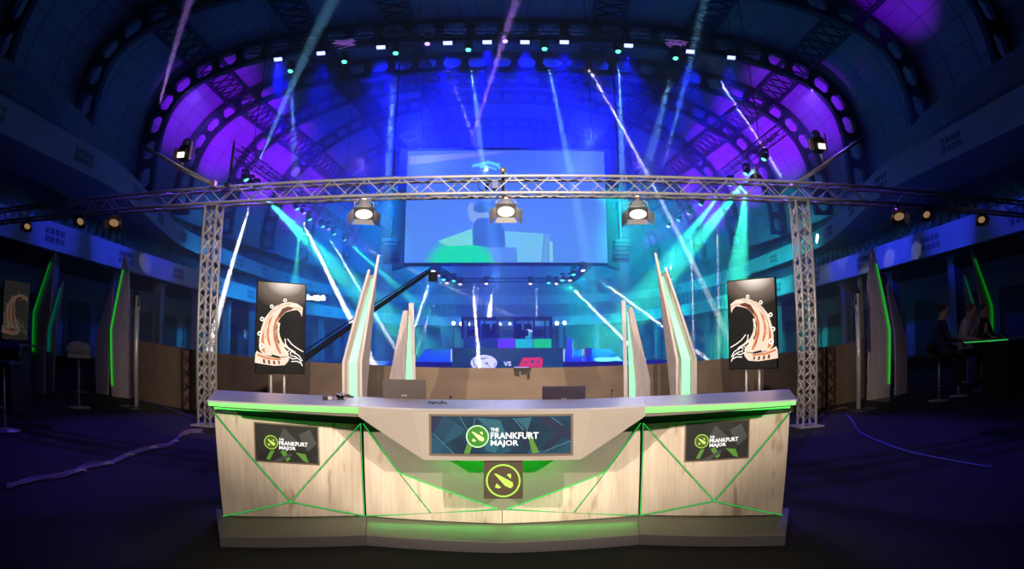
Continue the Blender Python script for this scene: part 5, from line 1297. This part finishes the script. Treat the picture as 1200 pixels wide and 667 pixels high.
# loudspeaker arrays beside the screen
def speaker_array(label, px_, Y, p_top, p_bot, s_):
    a, b = atY(px_, p_top, Y), atY(px_, p_bot, Y); t = thing('speaker_array', label, 'loudspeaker', a); n = 6; hh = (a.z - b.z) / n
    for k in range(n):
        cz = a.z - hh * (k + .5); MB().box((a.x, Y + .03 * k * k * .5, cz), (.9, .6, hh * .92), Matrix.Rotation(.06 * k, 3, 'X')).build('cabinet', MAT['black'], t, bevel=.02)
    MB().tube([(a.x, Y, a.z), (a.x, Y, 19.3)], .05, 6).build('hanging_cable', MAT['black'], t)
speaker_array('hanging black loudspeaker array left of the big screen', 458, 33.5, 280, 308, -1)
speaker_array('hanging black loudspeaker array right of the big screen', 728, 33.5, 281, 306, 1)

# ---- lighting rigs: moving heads
def moving_head(name, label, p, d, lens, group, s=1.0, kind='stage light'):
    R = Vector(d).to_track_quat('-Z', 'Y').to_matrix(); t = thing(name, label, kind, p, 0, group)
    MB().box((0, 0, .34 * s), (.36 * s, .30 * s, .14 * s)).build('base', MAT['black'], t, bevel=.02, local=True)
    for sx_ in (-1, 1): MB().box((sx_ * .20 * s, 0, .12 * s), (.05 * s, .12 * s, .38 * s)).build('yoke_arm', MAT['black'], t, bevel=.01, local=True)
    MB().lathe([(.06 * s, .20 * s), (.13 * s, .16 * s), (.16 * s, .02 * s), (.17 * s, -.16 * s), (.16 * s, -.20 * s)], (0, 0, 0), 14, R).build('head', MAT['black'], t, True, local=True)
    MB().lathe([(.005, 0), (.145 * s, 0), (.13 * s, -.03 * s)], R @ Vector((0, 0, -.20 * s)), 14, R).build('lens', lens, t, True, local=True)
    return t
def wash_bar(label, p, lens):
    t = thing('wash_light', label, 'stage light', p, 0, 'blue wash lights on the high truss')
    MB().box((0, 0, .30), (.30, .26, .16)).build('base', MAT['black'], t, bevel=.02, local=True)
    for s_ in (-1, 1): MB().box((s_ * .33, 0, .12), (.05, .10, .40)).build('yoke_arm', MAT['black'], t, bevel=.01, local=True)
    R = Matrix.Rotation(math.radians(-38), 3, 'X')
    MB().box((0, 0, 0), (.60, .30, .30), R).build('head', MAT['black'], t, bevel=.03, local=True)
    MB().box(R @ Vector((0, 0, -.155)), (.42, .19, .02), R).build('lens', lens, t, local=True)
    return t
YT = 26.0
BLUEHOT = glow('blue_white_lens', (.24, .28, 1.0), 5.0); GREENHOT = glow('green_lens', (.1, 1.0, .55), 3.5); VIOHOT = glow('violet_lens', (.8, .45, 1.0), 2.0); WHHOT = glow('white_lens', (.9, .95, 1.0), 5.0); ORHOT = glow('orange_lens', (1.0, .55, .35), 4.0)
cans = [(327, 68), (377, 61), (447, 54), (525, 49), (571, 48), (615, 48), (661, 48), (736, 52), (808, 59), (856, 66)]
zT = 0; CP = []
for i, (x, y) in enumerate(cans):
    p = atY(x, y, YT); CP.append(p); wash_bar('glowing blue wash light on the high truss, %s from the left' % ORD[i], p, BLUEHOT); zT += p.z / 10
# high truss, gently polygonal, hung below the vault
t = thing('high_truss', 'dark lighting truss hanging high under the vault with the row of blue lights', 'truss', (0, YT, zT))
box_truss(t, (-13, YT + .1, zT + .48), (13, YT + .1, zT + .48), (0, 1, 0), (0, 0, 1), .45, .45, .035, .018, .9, False, MAT['dark_steel'])
for x in (-11.5, -4, 4, 11.5): MB().tube([(x, YT + .3, zT + .9), (x, YT + .3, 18.6)], .02, 5).build('hanging_cable', MAT['black'], t)
gi = [(464, 59, GREENHOT), (549, 55, GREENHOT), (638, 54, GREENHOT), (724, 57, GREENHOT), (791, 65, GREENHOT), (404, 69, GREENHOT), (501, 48, VIOHOT), (592, 45, VIOHOT), (341, 80, GREENHOT)]
labs = ['green beam light on the high truss above the left edge of the big screen', 'green beam light on the high truss between the fourth and fifth blue lights', 'green beam light on the high truss between the sixth and seventh blue lights', 'green beam light on the high truss beside the eighth blue light', 'dim green beam light on the high truss beside the ninth blue light', 'faint green beam light on the high truss right of the second blue light', 'violet beam light on the high truss left of the fourth blue light', 'violet beam light on the high truss at its very middle', 'pale beam light on the high truss just right of the first blue light']
for (x, y, m_), lab in zip(gi, labs): moving_head('beam_light', lab, atY(x, y, YT), (0, -.2, -1), m_, 'beam lights on the high truss', .9)
# cable knots on the truss, their violet light painted in as glow
for (x, y, lab) in ((403, 51, 'violet-lit tangle of cable on the left part of the high truss'), (793, 50, 'violet-lit tangle of cable on the right part of the high truss')):
    p = atY(x, y, YT); rr = random.Random(x); t = thing('cable_knot', lab, 'cable', p)
    for k in range(9):
        pts = [Vector((rr.uniform(-.62, .62), rr.uniform(-.3, .3), rr.uniform(-.18, .18))) for _ in range(4)]
        MB().tube(pts, .018, 5).build('strand', mat('violet_lit_strand', (.5, .3, .9), .3, 0, (.45, .2, .9), .35), t, True, local=True)

# side rigs: straight trusses running away on both sides
def side_rig(sgn, pts, lab, zoff, names):
    P = [atX(x, y, 0) if False else None for x, y in []]
    res = []
    for (x, y) in pts:
        d = ray(x, y); s_ = (sgn * 11.0) / d.x; q = EYE + d * s_; res.append(q)
    a, b = res[0], res[-1]; dirv = (b - a).normalized(); A = a - dirv * 1.5 + Vector((0, 0, .5)); B_ = b + dirv * 2.0 + Vector((0, 0, .5))
    t = thing('side_truss', lab, 'truss', A); sd = dirv.cross(Vector((0, 0, 1))).normalized()
    box_truss(t, A, B_, sd, (0, 0, 1), .4, .4, .03, .015, .9, False, MAT['dark_steel'])
    for f in (.1, .9): q = A + (B_ - A) * f; MB().tube([q + Vector((0, 0, .4)), (q.x, q.y, 19.0)], .02, 5).build('hanging_cable', MAT['black'], t)
    return res
lp = [(287, 207), (294, 213.5), (300.5, 218), (347, 242), (355, 247), (362, 254.5), (377, 263), (384, 266), (391, 272), (403, 279)]
rp = [(896.5, 183), (875, 200), (856, 213), (838, 226), (822, 237), (808, 248), (796, 255.5), (784, 263)]
LR = side_rig(-1, lp, 'dark lighting truss running away on the left side of the arena', .4, None); RR = side_rig(1, rp, 'dark lighting truss running away on the right side of the arena', .4, None)
lens_l = [GREENHOT, GREENHOT, WHHOT, GREENHOT, VIOHOT, GREENHOT, GREENHOT, VIOHOT, GREENHOT, GREENHOT]; lens_r = [GREENHOT, GREENHOT, GREENHOT, GREENHOT, GREENHOT, VIOHOT, GREENHOT, WHHOT]
for i, (q, m_) in enumerate(zip(LR, lens_l)): moving_head('beam_light', 'small lit beam light on the left side truss, %s from its near end' % ORD[i], q, (.5, .1, -1), m_, 'beam lights on the left side truss', .8)
for i, (q, m_) in enumerate(zip(RR, lens_r)): moving_head('beam_light', 'small lit beam light on the right side truss, %s from its near end' % ORD[i], q, (-.5, .1, -1), m_, 'beam lights on the right side truss', .8)
# rig under the big screen
YR = 34.6; t = thing('stage_rig', 'dark U-shaped lighting rig under the big screen', 'truss', (0, YR, 6))
A, B_, C_, D_ = atY(505, 317, YR), atY(532, 333, 41), atY(672, 333, 41), atY(692, 316, YR)
for p, q in ((A, B_), (B_, C_), (C_, D_)):
    a, b = Vector(p) + Vector((0, 0, .12)), Vector(q) + Vector((0, 0, .12)); dv = (b - a).normalized(); box_truss(t, a, b, dv.cross(Vector((0, 0, 1))).normalized(), (0, 0, 1), .28, .24, .03, .016, .8, False, MAT['dark_steel'])
rig = [(508, 315, YR, WHHOT), (514, 320, 36, VIOHOT), (520, 325, 37.5, GREENHOT), (524, 329, 39, ORHOT), (532, 326.5, 40, GREENHOT), (539.5, 330.5, 41, ORHOT), (570, 330, 41, ORHOT), (621.5, 330, 41, ORHOT), (643, 329, 41, GREENHOT), (652, 330, 41, ORHOT), (659, 326, 40, GREENHOT), (668, 326, 39, ORHOT), (672, 319, 37.5, GREENHOT), (683, 314, YR, WHHOT)]
for i, (x, y, Y, m_) in enumerate(rig):
    nth = ORD[i] if i < 12 else ('last but one' if i == 12 else 'last'); moving_head('rig_light', 'lit stage light on the rig under the big screen, %s from the left' % nth, atY(x, y, Y), (0, -.3, -1), m_, 'stage lights under the big screen', .8)

# camera crane reaching in from the left
A, B_ = atY(352, 424, 17.0), atY(504, 318, 20.0)
t = thing('camera_crane', 'long black camera crane arm slanting up from the left towards the stage', 'camera crane', (A.x, A.y, .6))
MB().tube([A, B_], [.09, .055], 8).build('arm', MAT['black'], t, True)
MB().tube([A + Vector((0, 0, .22)), B_ + Vector((0, 0, .10))], .02, 6).build('stay', MAT['black'], t, True)
MB().tube([(A.x, A.y, .62), A + Vector((0, 0, -.1))], .10, 10).build('column', MAT['black'], t)
MB().box((A.x - .35, A.y - .05, A.z - .1), (.35, .3, .4)).build('counterweight', MAT['black'], t, bevel=.03)
MB().box((A.x, A.y, .66), (1.1, 1.1, .1)).build('base', MAT['black'], t)
MB().box(B_ + Vector((.1, 0, -.18)), (.28, .3, .3)).build('camera', MAT['black'], t, bevel=.03)
# lit hall sign and small pale panels on the left
sh_y = 35.0; a, b = atY(359, 353, sh_y), atY(384.5, 345, sh_y)
t = thing('hall_sign', 'small glaring white sign on the left balcony wall, right of the left portrait screen', 'sign', a)
MB().box(((a.x + b.x) / 2, sh_y + .1, (a.z + b.z) / 2), (b.x - a.x, .1, (b.z - a.z) * 1.05)).build('board', MAT['black'], t)
mb = MB(); s2 = Sheet((a.x, sh_y, a.z), (1, 0, 0), (0, 0, 1), (0, -1, 0)); w_ = b.x - a.x; h_ = b.z - a.z; rr = random.Random(5)
for k in range(7): x_ = w_ * (.03 + k * .125); s2.poly(mb, [(x_, h_ * rr.uniform(.0, .25)), (x_ + w_ * .10, h_ * rr.uniform(.0, .2)), (x_ + w_ * .11, h_ * rr.uniform(.6, .95)), (x_ + w_ * .01, h_ * rr.uniform(.6, 1.0))], .06, .01)
mb.build('glowing_shapes', glow('sign_white', (.9, .95, 1), 3.0), t)

# ================================================================== BEAMS (spot lamps of the rigs, made visible by the haze)
def beam(p0, p1, rgb, I, deg, Y0=None, Y1=None, blend=.25):
    A = p0 if isinstance(p0, Vector) else atY(p0[0], p0[1], Y0); B2 = p1 if isinstance(p1, Vector) else atY(p1[0], p1[1], Y1)
    A = Vector(A) + (Vector(B2) - Vector(A)).normalized() * .75
    spot('beam', A, B2, rgb, I * BEAM * (2.6 if rgb == W else .6 if rgb == CY else 1.0), deg, .6, .05)
W = (.85, .9, 1.0); TG = (0.05, 1.0, .55); CY = (.22, .6, 1.0); VI = (.5, .25, 1.0)
K = 1.0
BE = [
 # left side rig
 (LR[2], (250, 392), W, 90000, 3.4, 25), (LR[3], (437, 425), W, 130000, 3.0, 31), (LR[6] , (425, 345), W, 90000, 1.6, 34), (LR[9], (560, 352), W, 40000, 1.4, 38),
 (LR[0], (440, 360), TG, 60000, 9, 34), (LR[9], (470, 340), TG, 22000, 6, 40), (LR[4], (345, 330), TG, 14000, 8, 34),
 # right side rig
 (RR[7], (787, 330), W, 40000, 1.2, 36), (RR[5], (812, 370), W, 60000, 1.4, 34), (RR[3], (842, 345), W, 60000, 1.4, 32), (RR[0], (770, 340), TG, 70000, 8, 34), (RR[2], (745, 350), TG, 50000, 8, 38), (RR[1], (860, 360), TG, 30000, 14, 32),
]
for q, e, c, I, dg_, Ye in BE: beam(q, e, c, I, dg_, None, Ye)
for p0, p1, c, I, dg_, Y0, Y1 in [
 ((508, 315), (478, 408), W, 120000, 2.1, 34.6, 33), ((520, 325), (488, 412), W, 36000, 1.8, 37.5, 37), ((552, 309), (561, 420), W, 180000, 2.4, 33, 31.5), ((562, 309), (555, 410), W, 27000, 1.7, 38, 38),
 ((577, 331), (571, 402), W, 90000, 9.0, 38.5, 37), ((641, 309), (733, 400), W, 150000, 2.0, 33, 33), ((683, 314), (768, 376), W, 120000, 1.9, 34.6, 33), ((677, 335), (760, 370), CY, 30000, 3.0, 40, 38),
 ((628, 310), (629, 372), W, 36000, 2.0, 38, 38), ((515, 320), (420, 350), CY, 24000, 2.6, 36, 40),
 # from the high truss
 ((515, 57), (551, 150), W, 42000, 1.2, 26, 32), ((676, 57), (758, 203), W, 180000, 1.4, 26, 31), ((825, 69), (905, 190), W, 150000, 1.4, 26, 30), ((365, 68), (376, 215), CY, 36000, .9, 26, 30),
 ((464, 60), (455, 200), CY, 60000, 4.5, 26, 28.5), ((549, 56), (566, 190), CY, 50000, 4.5, 26, 28.5), ((638, 55), (668, 200), CY, 50000, 4.5, 26, 28.5), ((724, 58), (729, 200), CY, 60000, 4.5, 26, 28.5), ((791, 66), (760, 190), CY, 30000, 5.5, 26, 34), ((341, 80), (346, 200), CY, 30000, 5.0, 26, 32),
 # big shafts coming up past the truss
 ((545, 190), (612, -20), VI, 60000, 2.0, 33, 20), ((300, 200), (395, -10), CY, 45000, 2.2, 33, 18), ((772, 215), (828, -10), CY, 45000, 2.0, 33, 20), ((178, 160), (226, -10), VI, 30000, 1.8, 26, 16), ((60, 140), (132, -10), BLUE, 30000, 1.6, 22, 14)]:
    beam(p0, p1, c, I, dg_, Y0, Y1)
# blue wash falling from the ten high lights
for i, p in enumerate(CP):
    spot('wash', p + Vector((0, 0, -.3)), (p.x * .9, YT + 4.5, 0), (.004, .004, 1.0), 17000, 62, 1.0, .12)
# coloured washes on the stage from the rig
spot('stage_wash_green', atY(532, 326, 40), (-3.5, 36, .9), TG, 9000, 40, .8, .2); spot('stage_wash_green', atY(665, 326, 40), (5.5, 36, .9), (0, 1, .45), 16000, 44, .8, .2)
spot('stage_wash_blue', atY(570, 330, 41), (-1.5, 44, 1), (.1, .3, 1), 12000, 60, .8, .2); spot('stage_wash_violet', atY(621, 330, 41), (1, 44, 1), (.3, .2, 1), 12000, 60, .8, .2)
# violet light rims on the towers and gobo streaks on the fascias
for (x, y0, w_) in ((965, 318, 1), (985, 300, 1), (1012, 316, 1), (1040, 300, .8), (1072, 292, .6), (172, 305, 1)):
    d = ray(x, y0); s_ = (15.95 if x > 600 else -15.95) / d.x; q = EYE + d * s_
    spot('gobo_streak', ((5 if x > 600 else -5), 13.5, 8.8), q, (.75, .7, 1.0), 2600 * w_, 3.0, .3, .02)
